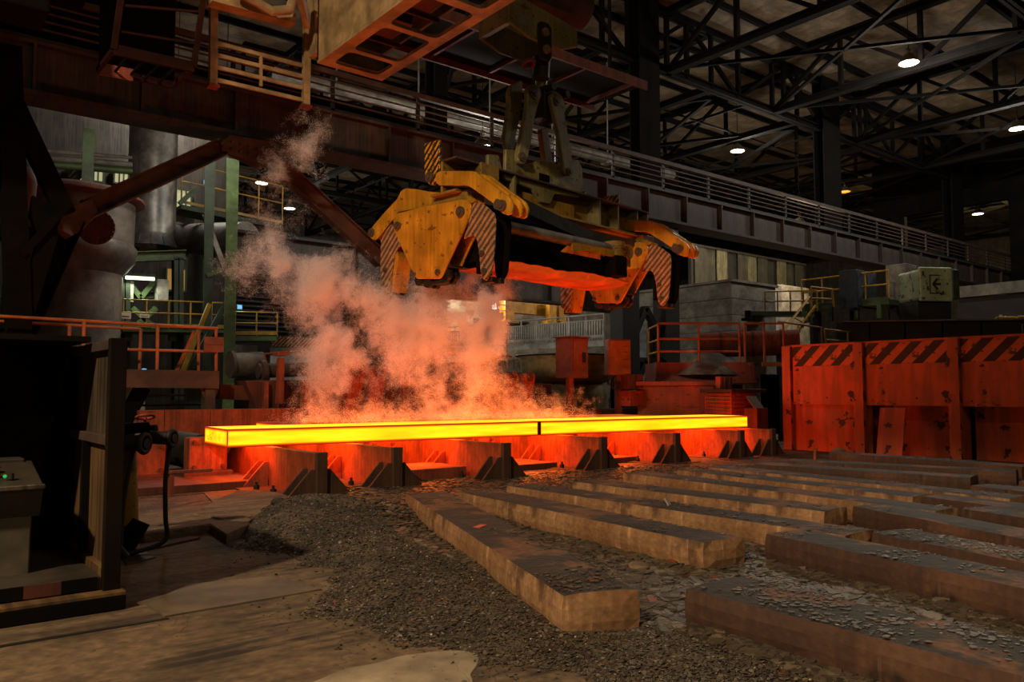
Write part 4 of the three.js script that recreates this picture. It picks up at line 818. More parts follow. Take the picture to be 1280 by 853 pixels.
{
  const t = thing('green_platform', 'green steel platform with yellow railings in the left background', 'platform', [8.024,3.403,-26.5]);
  const p = [5.801,3.349,-26.5], q = [9.048,3.45,-26.5], p2 = [9.158,3.243,-26.5], q2 = [10.576,3.302,-26.5];
  part('deck', [bar(p, q, 0.10, 1.4)], M.green, t); part('toe_board', bar(add(p, [0, 0.14, 0.72]), add(q, [0, 0.14, 0.72]), 0.12, 0.03), M.railYellow, t);
  part('deck', [bar(p2, q2, 0.18, 1.4)], M.green, t); part('toe_board', bar(add(p2, [0, 0.16, 0.72]), add(q2, [0, 0.16, 0.72]), 0.12, 0.03), M.railYellow, t);
  railing(t, add(p, [0, 0.05, 0.7]), add(q, [0, 0.05, 0.7]), 0.86, 6, [1, 0.55], 0.025, M.railYellow);
  railing(t, add(p2, [0, 0.05, 0.7]), add(q2, [0, 0.05, 0.7]), 0.80, 3, [1, 0.55], 0.025, M.railYellow);
  for (const k of [0.1, 0.5, 0.9]) part('bracket', bar(add(mid(p, q, k), [0, -0.3, 0]), add(mid(p, q, k), [0, -0.05, 0]), 0.2, 0.2), M.green, t);
  const up = thing('upper_gallery', 'upper yellow railed gallery high behind the silver duct', 'gallery', [10.143,8.112,-30]);
  const u = [8.41,8.106,-30], v = [12.178,7.855,-30];
  part('deck', bar(u, v, 0.16, 1.2), M.greenDark, up); part('toe_board', bar(add(u, [0, 0.18, 0.6]), add(v, [0, 0.18, 0.6]), 0.1, 0.03), M.railYellow, up);
  railing(up, add(u, [0, 0.1, 0.6]), add(v, [0, 0.1, 0.6]), 1.5, 5, [1, 0.55], 0.025, M.railYellow);
}
{
  const put = (a, b, w, label, m = M.green) => { const t = thing('steel_column', label, 'column', [a[0], 0, a[2]], { group: 'green steel columns in the left background' }); part('web', bar([a[0], 0, a[2]], b, w * 0.2, w * 0.9), m, t); part('flange', [bar([a[0] - w / 2, 0, a[2]], [a[0] - w / 2, b[1], a[2]], 0.03, w), bar([a[0] + w / 2, 0, a[2]], [a[0] + w / 2, b[1], a[2]], 0.03, w)], m, t); };
  put([8.361,2.217,-24], [8.219,8.572,-24], 0.17, 'tall pale green steel column in the open, left of the smoke', M.green);
  put([8.024,2.234,-25], [7.871,8.689,-25], 0.12, 'thinner dark green column left of the tall pale green one', M.greenDark);
  put([8.412,2.302,-27.6], [8.318,6.131,-27.6], 0.24, 'short green column beside the frame with the fluorescent lamp', M.greenDark);
  put([4.948,7.862,-27], [4.895,9.601,-27], 0.16, 'slim green post above the round tank', M.green);
  const dg = (a, b, label, m = M.greenDark) => single('diagonal_brace', [bar(a, b, 0.16, 0.12)], m, label, 'brace', a);
  dg([7.902,7.018,-25.2], [8.611,5.278,-25.2], 'diagonal brace between the two green columns, upper', M.greyPaint);
  dg([7.319,1.974,-24.6], [8.952,5.24,-24.6], 'long dark diagonal brace crossing behind the tall green column');
  dg([8.232,8.1,-29], [8.82,8.766,-29], 'short green diagonal brace beside the upper gallery', M.green);
  single('horizontal_tie', [bar([7.957,5.069,-25], [8.59,5.379,-25], 0.12, 0.1)], M.green, 'short green tie bar between the two columns', 'tie bar', [7.957,5.069,-25]);
  single('yellow_strut', [bar([7.114,2.084,-24.3], [7.848,4.134,-24.3], 0.12, 0.1)], M.railYellow, 'slanting yellow strut behind the orange railing', 'strut', [7.114,2.084,-24.3]);
}
{
  // louvred wall of the building at the left rear
  const z = -33, t = thing('louvre_wall', 'louvred building wall with a lit yellowish strip behind the smoke', 'wall panel', [14.374,4.632,-33]);
  const a = [11.472,2.157,-33], b = [22.367,2.293,-33];
  for (let i = 0; i < 13; i++) { const y = lerp([16.286,3.836,-33][1], [16.249,6.261,-33][1], i / 12); part('louvre', bx(a[0], y, z, b[0], y + 0.07, z + 0.16), M.darkSteel, t); }
  part('back', bx(a[0], 0, z - 0.2, b[0], 8.2, z - 0.1), M.darkSteel, t);
  part('translucent_strip', bx(a[0], [16.247,6.407,-33][1], z - 0.05, b[0], [16.238,6.989,-33][1], z + 0.02), M.curtain, t);
  const w = thing('striped_lintel', 'yellow and black striped lintel above a pale wall panel', 'lintel', [12.488,3.326,-29]);
  const c = [11.641,3.174,-29], d = [14.312,3.585,-29];
  part('striped_board', bx(c[0], c[1], -29, d[0], d[1], -28.9, 0.01), M.hazard, w);
  part('wall_panel', bx(c[0], 0.5, -29.1, d[0], c[1], -29), M.white, w);
  single('wall_panel', bx([10.359,2.544,-30][0], [10.359,2.544,-30][1], -30.1, [11.535,3.276,-30][0], [11.535,3.276,-30][1], -30), M.white, 'pale wall panel under the green platform', 'wall panel', [10.359,2.544,-30]);
  const brick = single('wall_block', bx([4.713,0.158,-21][0], 0, -21.3, [5.283,1.696,-21][0], [5.283,1.696,-21][1], -21), M.block, 'pale block wall low behind the stair at the left', 'wall', [4.726,0.923,-21]);
}
{
  // pale lit panels, their light put in as glowing panes, and pipes behind the tank
  const W = [[[5.421,9.143,-32], [5.822,9.565,-32], 'first glowing panel above the round tank'], [[5.912,9.196,-32], [6.349,9.627,-32], 'second glowing panel above the round tank'], [[6.764,9.249,-32], [7.219,9.659,-32], 'glowing panel between the round tank and the silver duct'], [[8.973,8.484,-32], [9.492,9.32,-32], 'tall glowing panel right of the silver duct'], [[8.699,5.409,-32], [9.358,6.212,-32], 'yellow glowing panel right of the fluorescent lamp']];
  W.forEach(([a, b, label], i) => {
    const t = thing('glowing_panel', label, 'window', a);
    part('pane', bx(a[0], a[1], -32, b[0], b[1], -31.97), i === 4 ? M.glowPanelYellow : M.glowPanelPale, t);
    part('frame', [bx(a[0] - 0.06, a[1] - 0.06, -32.02, a[0], b[1] + 0.06, -31.92), bx(b[0], a[1] - 0.06, -32.02, b[0] + 0.06, b[1] + 0.06, -31.92), bx(a[0], b[1], -32.02, b[0], b[1] + 0.06, -31.92), bx(a[0], a[1] - 0.06, -32.02, b[0], a[1], -31.92)], M.greenDark, t);
    part('mullion', [0.33, 0.66].map((k) => bx(lerp(a[0], b[0], k) - 0.025, a[1], -31.97, lerp(a[0], b[0], k) + 0.025, b[1], -31.93)), M.greenDark, t);
    const l = panelLight([(a[0] + b[0]) / 2, (a[1] + b[1]) / 2, -31.9], [(a[0] + b[0]) / 2, (a[1] + b[1]) / 2, -30], b[0] - a[0], b[1] - a[1], i === 4 ? new THREE.Color().setRGB(0.9, 0.5, 0.1) : new THREE.Color().setRGB(0.9, 0.85, 0.45), 0.5); scene.add(l);
  });
  const w0 = [2.965,2.852,-32.3], w1 = [10.993,12.603,-32.3];
  single('rear_building_wall', [bx(w0[0], 0, -32.5, w1[0], w1[1], -32.1)], M.wall, 'dark building wall with glowing panels behind the round tank', 'wall', [w0[0], 0, -32.3]);
  [[[3.785,9.075,-29.5], [6.774,9.351,-29.5], 0.10, M.greyPaint, 'thin pale pipe running above the round tank, upper'], [[3.792,8.867,-29.5], [6.78,9.127,-29.5], 0.12, M.green, 'green pipe running above the round tank, lower'], [[3.778,9.284,-29.5], [6.767,9.603,-29.5], 0.06, M.greyPaint, 'thinnest pale pipe running above the round tank, topmost']].forEach(([a, b, r, m, label]) => single('pipe', [rod(a, b, r, 10), bx(mid(a, b)[0] - 0.05, a[1] - 0.1, -32.1, mid(a, b)[0] + 0.05, a[1] + 0.02, -29.5)], m, label, 'pipe', a));
}
// exit signs and small far lamps
[[257.5, 228, 27.5, 'small lit blue exit sign high beside the silver duct'], [299.5, 384, 26, 'small lit blue exit sign above the yellow railing left of the smoke'], [180, 463.5, 20, 'small lit blue exit sign under the orange railing']].forEach(([px, py, d, label], i) => {
  const p = [[8.863,8.797,-28.136], [9.315,4.263,-25.853], [5.327,2.029,-21.359]][i], s = i === 2 ? 0.05 : 0.075, t = thing('exit_sign', label, 'sign', p, { group: 'lit exit signs' });
  part('face', bx(p[0] - s, p[1] - s * 0.8, p[2], p[0] + s, p[1] + s * 0.8, p[2] + 0.02), M.exitBlue, t);
  part('case', bx(p[0] - s * 1.15, p[1] - s, p[2] - 0.06, p[0] + s * 1.15, p[1] + s, p[2] - 0.005), M.white, t);
  lampLight('sign_light', add(p, [0, 0, 0.1]), new THREE.Color().setRGB(0.2, 0.62, 0.95), 0.4, null, 4);
});
{
  const p = [22.278,3.213,-20.336], t = thing('exit_sign', 'lit blue exit sign on the pale wall right of the electrical boxes', 'sign', p, { group: 'lit exit signs' });
  part('face', bx(p[0] - 0.1, p[1] - 0.1, p[2], p[0] + 0.1, p[1] + 0.1, p[2] + 0.02), M.exitBlue, t); part('case', bx(p[0] - 0.12, p[1] - 0.12, p[2] - 0.06, p[0] + 0.12, p[1] + 0.12, p[2] - 0.005), M.white, t);
  lampLight('sign_light', add(p, [-0.1, 0, 0.1]), new THREE.Color().setRGB(0.2, 0.62, 0.95), 0.1, null, 4);
}

// ================================================================ LEFT: orange railing gantry, rusty beam, machine
{
  const z = -17, t = thing('gantry_walkway', 'walkway with orange railings and a brown edge beam left of the slabs', 'walkway', [4.702,1.662,-17]);
  part('edge_beam', [bar([1.108,1.778,-17], [5.693,1.752,-17], 0.36, 0.2)], M.brownSteel, t);
  part('deck', [bar(add([1.106,1.834,-17], [0, 0, -0.8]), add([5.691,1.836,-17], [0, 0, -0.8]), 0.06, 1.4)], M.darkSteel, t);
  const tp = [[1.068,2.869,-17], [5.669,2.829,-17]], md = [[1.088,2.309,-17], [5.68,2.34,-17]];
  part('top_rail', rod(tp[0], tp[1], 0.032, 10), M.railOrange, t); part('rail', rod(md[0], md[1], 0.028, 10), M.railOrange, t);
  part('rail', rod([1.153,2.883,-18.3], [4.476,2.834,-18.3], 0.03, 10), M.railOrange, t);
  for (const [a, b] of [[[3.142,2.353,-17], [3.141,2.842,-17]], [[4.482,1.885,-17], [4.472,2.835,-17]], [[5.657,1.869,-17], [5.635,2.828,-17]], [[4.445,1.907,-18.2], [4.451,2.843,-18.2]], [[3.102,2.436,-18.2], [3.104,2.842,-18.2]], [[5.671,1.889,-18.2], [5.648,2.849,-18.2]]]) part('post', rod(a, b, 0.034, 10), M.railOrange, t);
  part('stair_string', bar([5.592,2.852,-18.3], [5.191,1.85,-18.3], 0.07, 0.05), M.railOrange, t);
  part('leg', [bar([5.53,1.634,-17.1], [5.555,0.582,-17.1], 0.30, 0.2)], M.brownSteel, t);
  part('corbel', prismXY([[5.335,1.583],[5.731,1.584],[5.637,1.332],[5.439,1.333]], -17.2, -17.0, 0.005), M.brownSteel, t);
  part('slanting_leg', bar([4.319,1.597,-17.4], [3.869,0.627,-17.4], 0.28, 0.2), M.blackSteel, t);
  for (const y of [495, 507, 516]) part('ladder_bar', rod(y === 495 ? [4.392,1.417,-17.8] : y === 507 ? [4.335,1.219,-17.8] : [4.278,1.072,-17.8], y === 495 ? [5.591,1.431,-17.8] : y === 507 ? [5.596,1.223,-17.8] : [5.6,1.085,-17.8], 0.025, 8), M.brownSteel, t);
  const s0 = [5.368,2.327,-16.9], s1 = [5.773,2.643,-16.9];
  single('sign_board', [bx(s0[0], s0[1], -16.94, s1[0], s1[1], -16.9, 0.004), bx(s0[0] + 0.02, lerp(s0[1], s1[1], 0.48), -16.9, s1[0], lerp(s0[1], s1[1], 0.53), -16.885)], M.boxRed, 'blank pinkish sign board on the end of the orange railing', 'sign board', s0);
  [['left', [5.658,3.675,-25.7], [6.004,3.863,-25.7]], ['right', [6.231,3.732,-25.7], [6.522,3.846,-25.7]]].forEach(([w, a, b]) => { const n = thing('notice_board', w === 'left' ? 'small white notice with a red bar hung under the pale upright box' : 'smaller white notice hung on the yellow railing under the glowing tube', 'notice', a); part('board', bx(a[0], a[1], -25.72, b[0], b[1], -25.7), M.paper, n); part('red_bar', bx(a[0] + 0.05, a[1] + 0.04, -25.7, b[0] - 0.05, lerp(a[1], b[1], 0.45), -25.695), M.red, n); });
}
{
  const a = [3.982,0.65,-16.4], b = [7.188,0.59,-16.4], t = thing('side_guide_beam', 'long rusty side guide beam behind the left end of the glowing slabs', 'beam', a);
  for (const [k0, k1] of [[0, 0.14], [0.143, 0.41], [0.413, 1]]) part('plate', bx(lerp(a[0], b[0], k0), a[1], -16.4, lerp(a[0], b[0], k1), a[1] + 0.50, -16.2, 0.01), M.rust, t);
  part('support', [bx(a[0] + 0.9, 0, -16.6, a[0] + 1.3, a[1], -16.3)], M.rustDark, t);
  part('support', [bx(b[0] - 0.6, 0, -16.6, b[0] - 0.2, a[1], -16.3)], M.rustDark, t);
}
// rollers with bearing blocks under the slabs
{
  function roller(x, z, len, r, y, label, first) {
    const t = thing('table_roller', label, 'roller', [x, 0, z], { group: 'rollers of the slab table' });
    part('barrel', [rod([x, y, z - 0.35], [x, y, z - 0.35 - len], r, 32)], M.darkSteel, t);
    part('end_block', bx(x - r * 1.02, y - r * 0.95, z - 0.30, x + r * 1.02, y + r * 0.9, z, 0.03), M.rust, t);
    for (const [u, v] of [[-1, -1], [1, -1], [-1, 1], [1, 1]]) part('bolt', rod([x + u * r * 0.75, y + v * r * 0.65, z - 0.02], [x + u * r * 0.75, y + v * r * 0.65, z + 0.05], 0.035, 6), M.rustDark, t);
    part('foot', bx(x - r * 1.3, 0, z - 0.45, x + r * 1.3, y - r * 0.9, z + 0.05, 0.02), M.rustDark, t);
  }
  roller(4.42, -13.55, 1.9, 0.31, 0.47, 'dark roller with a square end block under the left end of the slab');
  roller(3.52, -13.8, 1.7, 0.29, 0.42, 'second roller with a red lit end block, left of the glowing slab');
  roller(7.5, -13.2, 1.9, 0.26, 0.36, 'roller between the second and third stands');
  roller(9.75, -13.1, 1.9, 0.26, 0.36, 'roller between the third and fourth stands');
  roller(12.1, -13.1, 1.9, 0.26, 0.36, 'roller between the fourth and fifth stands');
  roller(14.3, -13.1, 1.9, 0.26, 0.36, 'roller between the fifth and sixth stands');
  single('bed_plate', [bx(2.3, 0.0, -14.3, 5.0, 0.12, -12.36, 0.01)], M.rustDark, 'rusty bed plate under the two left rollers', 'plate', [4, 0, -13.5]);
  single('bed_plate', [bx(6.9, 0.0, -12.6, 8.2, 0.20, -11.5, 0.015)], M.rust, 'glowing lit rusty block between the second and third stands', 'plate', [7.5, 0, -12]);
  single('bed_plate', [bx(9.0, 0.0, -13.0, 10.6, 0.12, -11.8, 0.015)], M.rustDark, 'rusty bed plate between the third and fourth stands', 'plate', [9.8, 0, -12.4]);
  single('bed_plate', [bx(11.4, 0.0, -13.0, 12.9, 0.12, -11.8, 0.015)], M.rustDark, 'rusty bed plate between the fourth and fifth stands', 'plate', [12.1, 0, -12.4]);
  const p = [3.052,0.35,-11.098], s = thing('roller_step', 'small orange lit bracket standing before the left rollers', 'bracket', [p[0], 0.1, p[2]]);
  part('top', bx(p[0], 0.42, p[2] - 0.04, p[0] + 0.62, 0.46, p[2] + 0.04, 0.008), M.rust, s); part('leg', bx(p[0] + 0.06, 0.14, p[2] - 0.03, p[0] + 0.12, 0.42, p[2] + 0.03), M.rust, s);
}
// manipulator fingers behind the slabs
{
  const spots = [[7.624,0.866,-16], [8.307,0.85,-16], [8.862,0.855,-16], [12.127,0.862,-16], [12.74,0.849,-16], [13.296,0.859,-16]];
  const names = ['first from the left, beside a square box', 'second from the left, in the smoke', 'third from the left, right of two close ones', 'first of the three right of the smoke', 'middle of the three right of the smoke', 'last of the three right of the smoke'];
  let proto;
  spots.forEach((p, i) => {
    let t;
    if (!proto) {
      t = proto = thing('manipulator_finger', '', 'manipulator', [0, 0, 0], { local: true });
      const prof = soft([[-0.24, 0], [0.14, 0], [0.17, 0.55], [0.26, 0.95], [0.24, 1.10], [-0.16, 1.10], [-0.22, 1.0], [-0.18, 0.5]], 0.06);
      part('blade', prismXY(prof, -0.1, 0.1, 0.015), M.rust, t); part('blade', prismXY(prof, -0.42, -0.22, 0.015), M.rust, t);
      part('knuckle', [rod([0.03, 1.0, -0.5], [0.03, 1.0, 0.14], 0.13, 18)], M.rustDark, t);
      part('foot', bx(-0.35, -0.95, -0.6, 0.35, 0.02, 0.15, 0.02), M.rustDark, t);
    } else { t = proto.clone(); t.name = numbered('manipulator_finger'); scene.add(t); }
    t.position.set(p[0], 0.97, p[2]); t.scale.set(i > 2 ? 0.86 : 1, i > 2 ? 0.92 : 1, 1);
    t.userData = { label: 'upright manipulator finger behind the slabs, ' + names[i], category: 'manipulator', group: 'manipulator fingers behind the slabs' };
  });
  const q = [7.187,1.332,-15.9];
  single('finger_box', [bx(q[0] - 0.12, q[1] - 0.2, -15.95, q[0] + 0.28, q[1] + 0.42, -15.7, 0.02), bx(q[0] + 0.02, q[1] - 0.08, -15.7, q[0] + 0.26, q[1] + 0.2, -15.6, 0.02)], M.rust, 'square rusty box hung on the left side of the first finger', 'box', q);
  // machine body and pipe behind
  const m = thing('manipulator_machine', 'dark rusty machine frame carrying the fingers behind the smoke', 'machine', [7.154,1.055,-17.2]);
  part('body', prismXY([[6.345,1.743],[9.558,1.809],[15.249,1.729],[15.243,0.474],[6.976,0.705],[6.642,1.115]], -17.9, -17.2, 0.02), M.rustDark, m);
  for (const px of [0, 1, 2, 3, 4]) { const x = [[6.779,1.325,-17.1], [7.144,1.323,-17.1], [8.664,1.313,-17.1], [10.288,1.303,-17.1], [11.594,1.295,-17.1]][px][0]; part('rib', bx(x - 0.05, 0.9, -17.2, x + 0.05, 1.72, -17.05, 0.01), M.rust, m); }
  part('post', [bar([7.025,2.237,-16.9], [7.007,1.238,-16.9], 0.13, 0.13), bx([7.024,2.29,-16.9][0] - 0.13, [7.024,2.29,-16.9][1], -17.03, [7.024,2.29,-16.9][0] + 0.13, [7.022,2.361,-16.9][1], -16.77)], M.rust, m);
  part('beam', bar([5.9,1.5,-17.6], [6.937,1.464,-17.6], 0.32, 0.3), M.rustDark, m);
  const d = thing('drive_shaft', 'brown horizontal drive shaft with flanged ends behind the rusty post', 'shaft', [7.664,2.007,-18]);
  part('tube', rod([6.933,1.977,-18], [8.556,2.061,-18], 0.17, 24), M.brownSteel, d);
  part('flange', [rod([6.99,1.959,-18], [7.103,1.961,-18], 0.27, 24)], M.brownSteel, d); part('flange', [rod([8.473,2.06,-18], [8.724,2.064,-18], 0.26, 24)], M.brownSteel, d);
  const r = thing('guard_rail', 'thin brown guard rail bent at the ends above the drive shaft', 'rail', [7.336,2.167,-18.6]);
  part('top_rail', pipe([[7.319,2.033,-18.6], [7.332,2.397,-18.6], [8.79,2.56,-18.6], [14.901,2.547,-18.6]], 0.03, 8), M.rust, r);
  part('post', rod([[8.755,2.098,-18.6][0], 0, -18.6], [8.747,2.559,-18.6], 0.05, 8), M.rust, r);
  const w = thing('cable_drum', 'dark steel roller in the background beside the tall green column', 'roller', [8.197,2.257,-22]);
  part('barrel', rod([7.751,2.247,-22], [8.607,2.31,-22], 0.32, 26), M.tank, w); part('collar', rod([7.685,2.246,-22], [7.773,2.248,-22], 0.38, 26), M.brownSteel, w);
  const pp = thing('bent_pipe', 'two bent red lit pipes at the right of the smoke behind the fingers', 'pipe', [12.802,1.924,-17]);
  part('pipe', pipe([[12.644,1.753,-17], [12.615,2.557,-17], [12.989,2.568,-17], [13.044,1.756,-17]], 0.05, 8), M.rust, pp);
  const yr = thing('yellow_rail', 'low yellow rail behind the fingers at the left of the boxes', 'railing', [15.327,1.265,-18]);
  part('top_rail', pipe([[14.421,1.477,-18], [16.021,1.5,-18], [16.083,1.068,-18]], 0.035, 8), M.railYellow, yr); part('rail', rod([14.421,1.087,-18], [16.083,1.068,-18], 0.03, 8), M.railYellow, yr);
  const yt = thing('yellow_trestle', 'small yellow trestle of slanting bars behind the left fingers', 'trestle', [10.887,1.12,-18.5]);
  part('bar', pipe([[10.29,1.085,-18.5], [10.715,1.29,-18.5], [10.911,1.077,-18.5], [11.155,1.287,-18.5], [11.356,1.05,-18.5]], 0.03, 8), M.railYellow, yt); part('bar', rod([10.243,1.065,-18.5], [11.406,1.049,-18.5], 0.03, 8), M.railYellow, yt);
}

// ================================================================ CONTROL BOOTH at the left front
{
  const X = 1.36, zf = -6.2, zb = -7.55, t = thing('control_booth', 'open steel control booth at the left edge with a tall rusty side frame', 'booth', [0.5, 0, -6.8]);
  part('corner_post', bx(X - 0.05, 0.12, zf - 0.03, X + 0.06, 1.88, zf + 0.05, 0.006), M.boothDark, t);
  part('rear_post', bx(X - 0.05, 0.12, zb - 0.04, X + 0.05, 1.86, zb + 0.04, 0.006), M.boothDark, t);
  part('top_frame', bx(X - 0.05, 1.80, zb, X + 0.05, 1.87, zf, 0.006), M.brownSteel, t);
  part('middle_frame', bx(X - 0.05, 1.12, zb, X + 0.05, 1.19, zf, 0.006), M.brownSteel, t);
  part('bottom_frame', bx(X - 0.05, 0.2, zb, X + 0.05, 0.27, zf, 0.006), M.boothSheet, t);
  part('upper_sheet', bx(X - 0.005, 1.19, zb, X + 0.005, 1.80, zf), M.boothGrey, t);
  part('lower_sheet', bx(X - 0.005, 0.27, (zb + zf) / 2 - 0.05, X + 0.005, 1.12, zf), M.boothSheet, t);
  part('lower_sheet', bx(X - 0.005, 0.27, zb, X + 0.005, 1.12, (zb + zf) / 2 - 0.1), M.boothSheet, t);
  part('middle_bar', bx(X - 0.06, 0.27, (zb + zf) / 2 - 0.1, X + 0.03, 1.12, (zb + zf) / 2 - 0.04), M.blackSteel, t);
  part('back_sheet', bx(-2.6, 0.1, zb - 0.05, X - 0.05, 1.84, zb), M.boothDark, t);
  part('back_top_frame', bx(-2.6, 1.80, zb - 0.06, X, 1.88, zb + 0.04), M.boothDark, t);
  part('back_bar', bar([-0.6, 1.75, zb + 0.03], [0.9, 0.9, zb + 0.03], 0.06, 0.04), M.boothDark, t);
  part('roof_sheet', bx(-2.6, 1.88, zb - 0.05, X - 0.06, 1.92, zf - 0.55), M.boothDark, t);
  part('left_sheet', bx(-2.62, 0.1, zb, -2.58, 1.88, zf), M.boothDark, t);
  part('platform', bx(-2.6, 0.13, zb, X - 0.06, 0.22, zf + 0.0, 0.006), M.consoleTop, t);
  for (let i = 0; i < 9; i++) part('edge_stripe', bx(X - 0.08 - (i + 1) * 0.22, 0.135, zf, X - 0.08 - i * 0.22, 0.22, zf + 0.012), i % 2 ? M.rustDark : M.blackSteel, t);
  part('base_beam', bx(-2.6, 0.0, zf - 0.05, X + 0.08, 0.1, zf + 0.14, 0.01), M.blackSteel, t);
  part('base_top', bx(-2.6, 0.1, zf - 0.05, X + 0.08, 0.125, zf + 0.14, 0.004), M.boothSheet, t);
  part('paint_splash', [bx(X + 0.05, 1.0, zf - 0.06, X + 0.066, 1.22, zf - 0.01)], M.paper, t, 'white paint splash');
}
{
  const z0 = -6.55, xr = 0.93, t = thing('control_console', 'beige control console with a sloping dark desk top inside the booth', 'console', [0.3, 0.22, -6.8]);
  part('cabinet', prismZY([[-7.1, 0.22], [-6.62, 0.22], [-6.60, 0.62], [-6.55, 0.78], [-7.1, 0.78]], -0.5, xr, 0.01), M.console, t);
  part('desk_front', prismZY([[-6.6, 0.62], [-6.5, 0.80], [-6.5, 0.84], [-7.1, 0.84], [-7.1, 0.62]], -0.5, xr + 0.05, 0.008), M.consoleTop, t);
  part('edge_trim', bx(-0.5, 0.82, -6.51, xr + 0.06, 0.855, -6.47, 0.008), M.alu, t);
  part('desk_top', prismZY([[-6.5, 0.85], [-7.05, 0.98], [-7.05, 0.94], [-6.5, 0.82]], -0.5, xr + 0.05, 0.006), M.consoleTop, t);
  part('back_ledge', bx(-0.5, 0.9, -7.25, xr, 1.0, -7.02, 0.01), M.consoleTop, t);
  const n0 = [0.775,0.662,-6.59], n1 = [0.956,0.74,-6.59];
  part('name_plate', [bx(n0[0], n0[1], -6.61, n1[0], n1[1], -6.59, 0.003)], M.alu, t, 'small label plate with worn print');
  for (let i = 0; i < 5; i++) part('print_line', bx(n0[0] + 0.02, lerp(n0[1], n1[1], 0.15 + i * 0.16), -6.591, n1[0] - 0.02 - 0.02 * (i % 3), lerp(n0[1], n1[1], 0.15 + i * 0.16) + 0.006, -6.587), M.rubber, t);
  for (let i = 0; i < 9; i++) { const x = 0.2 + i * 0.075, z = -6.62 - (i % 2) * 0.07; part('push_button', rod([x, 0.86 + (-6.5 - z) * 0.236, z], [x, 0.90 + (-6.5 - z) * 0.236, z], 0.016, 12), M.rubber, t); }
  part('indicator', new THREE.SphereGeometry(0.012, 10, 8).translate(0.76, 0.91, -6.62), M.ledGreen, t, 'green pilot light'); part('indicator', new THREE.SphereGeometry(0.014, 10, 8).translate(0.53, 0.905, -6.62), M.ledViolet, t, 'violet pilot light');
  part('joystick', [rod([0.1, 0.9, -6.7], [0.12, 1.02, -6.7], 0.012, 8), new THREE.SphereGeometry(0.025, 12, 8).translate(0.12, 1.03, -6.7)], M.rubber, t);
  single('glove', [new THREE.SphereGeometry(0.2, 20, 10).scale(1.0, 0.22, 0.5).translate(0.35, 0.99, -6.85), new THREE.SphereGeometry(0.12, 16, 8).scale(1.3, 0.2, 0.5).translate(0.6, 0.96, -6.8)], M.boothDark, 'dark crumpled cloth lying on the desk of the console', 'cloth', [0.4, 0.95, -6.85]);
}
// valve stand beside the booth
{
  const p = [1.885,0,-7.801], x = 1.95, z = -8.1, t = thing('valve_stand', 'pipe stand with two round valve mouths and hoses beside the booth', 'valve stand', [x, 0, z]);
  part('post', [rod([x, 0.05, z], [x - 0.05, 1.0, z], 0.075, 16)], M.oldYellow, t);
  part('foot', [rod([x - 0.1, 0.0, z], [x + 0.06, 0.3, z], 0.11, 14)], M.blackSteel, t);
  const nozzle = (cx, cy, cz, r) => [rod([cx - 0.35, cy + 0.02, cz - 0.35], [cx, cy, cz], r * 0.9, 18), new THREE.TorusGeometry(r, r * 0.32, 8, 20).rotateY(0.75).translate(cx, cy, cz), new THREE.CylinderGeometry(r * 0.6, r * 0.6, 0.06, 14).rotateX(Math.PI / 2).rotateY(0.75).translate(cx, cy, cz)];
  part('nozzle', nozzle(x + 0.30, 1.06, z + 0.15, 0.07), M.darkSteel, t); part('nozzle', nozzle(x + 0.02, 1.03, z + 0.28, 0.08), M.darkSteel, t);
  part('manifold', [rod([x - 0.45, 1.12, z - 0.2], [x + 0.25, 1.12, z - 0.2], 0.06, 14), bx(x - 0.2, 1.0, z - 0.3, x + 0.15, 1.2, z - 0.05, 0.02), rod([x - 0.25, 1.15, z + 0.1], [x + 0.1, 1.17, z + 0.1], 0.05, 12)], M.blackSteel, t);
  part('hand_wheel', [new THREE.TorusGeometry(0.08, 0.014, 6, 18).rotateX(1.3).translate(x + 0.12, 1.26, z - 0.1), rod([x + 0.12, 1.15, z - 0.1], [x + 0.12, 1.26, z - 0.1], 0.014, 6)], M.red, t);
  part('hose', hose([[x + 0.3, 1.0, z + 0.1], [x + 0.26, 0.7, z + 0.12], [x + 0.27, 0.3, z + 0.12], [x + 0.28, 0.12, z + 0.12], [x + 0.1, 0.05, z + 0.14], [x - 0.3, 0.02, z + 0.2]], 0.022), M.rubber, t);
  part('hose', hose([[x - 0.15, 0.98, z + 0.2], [x - 0.2, 0.6, z + 0.25], [x - 0.2, 0.2, z + 0.25], [x - 0.1, 0.03, z + 0.3]], 0.026), M.rubber, t);
  part('hose', hose([[x - 0.05, 1.0, z + 0.2], [x - 0.12, 0.5, z + 0.2], [x - 0.14, 0.05, z + 0.22]], 0.02), M.rubber, t);
}

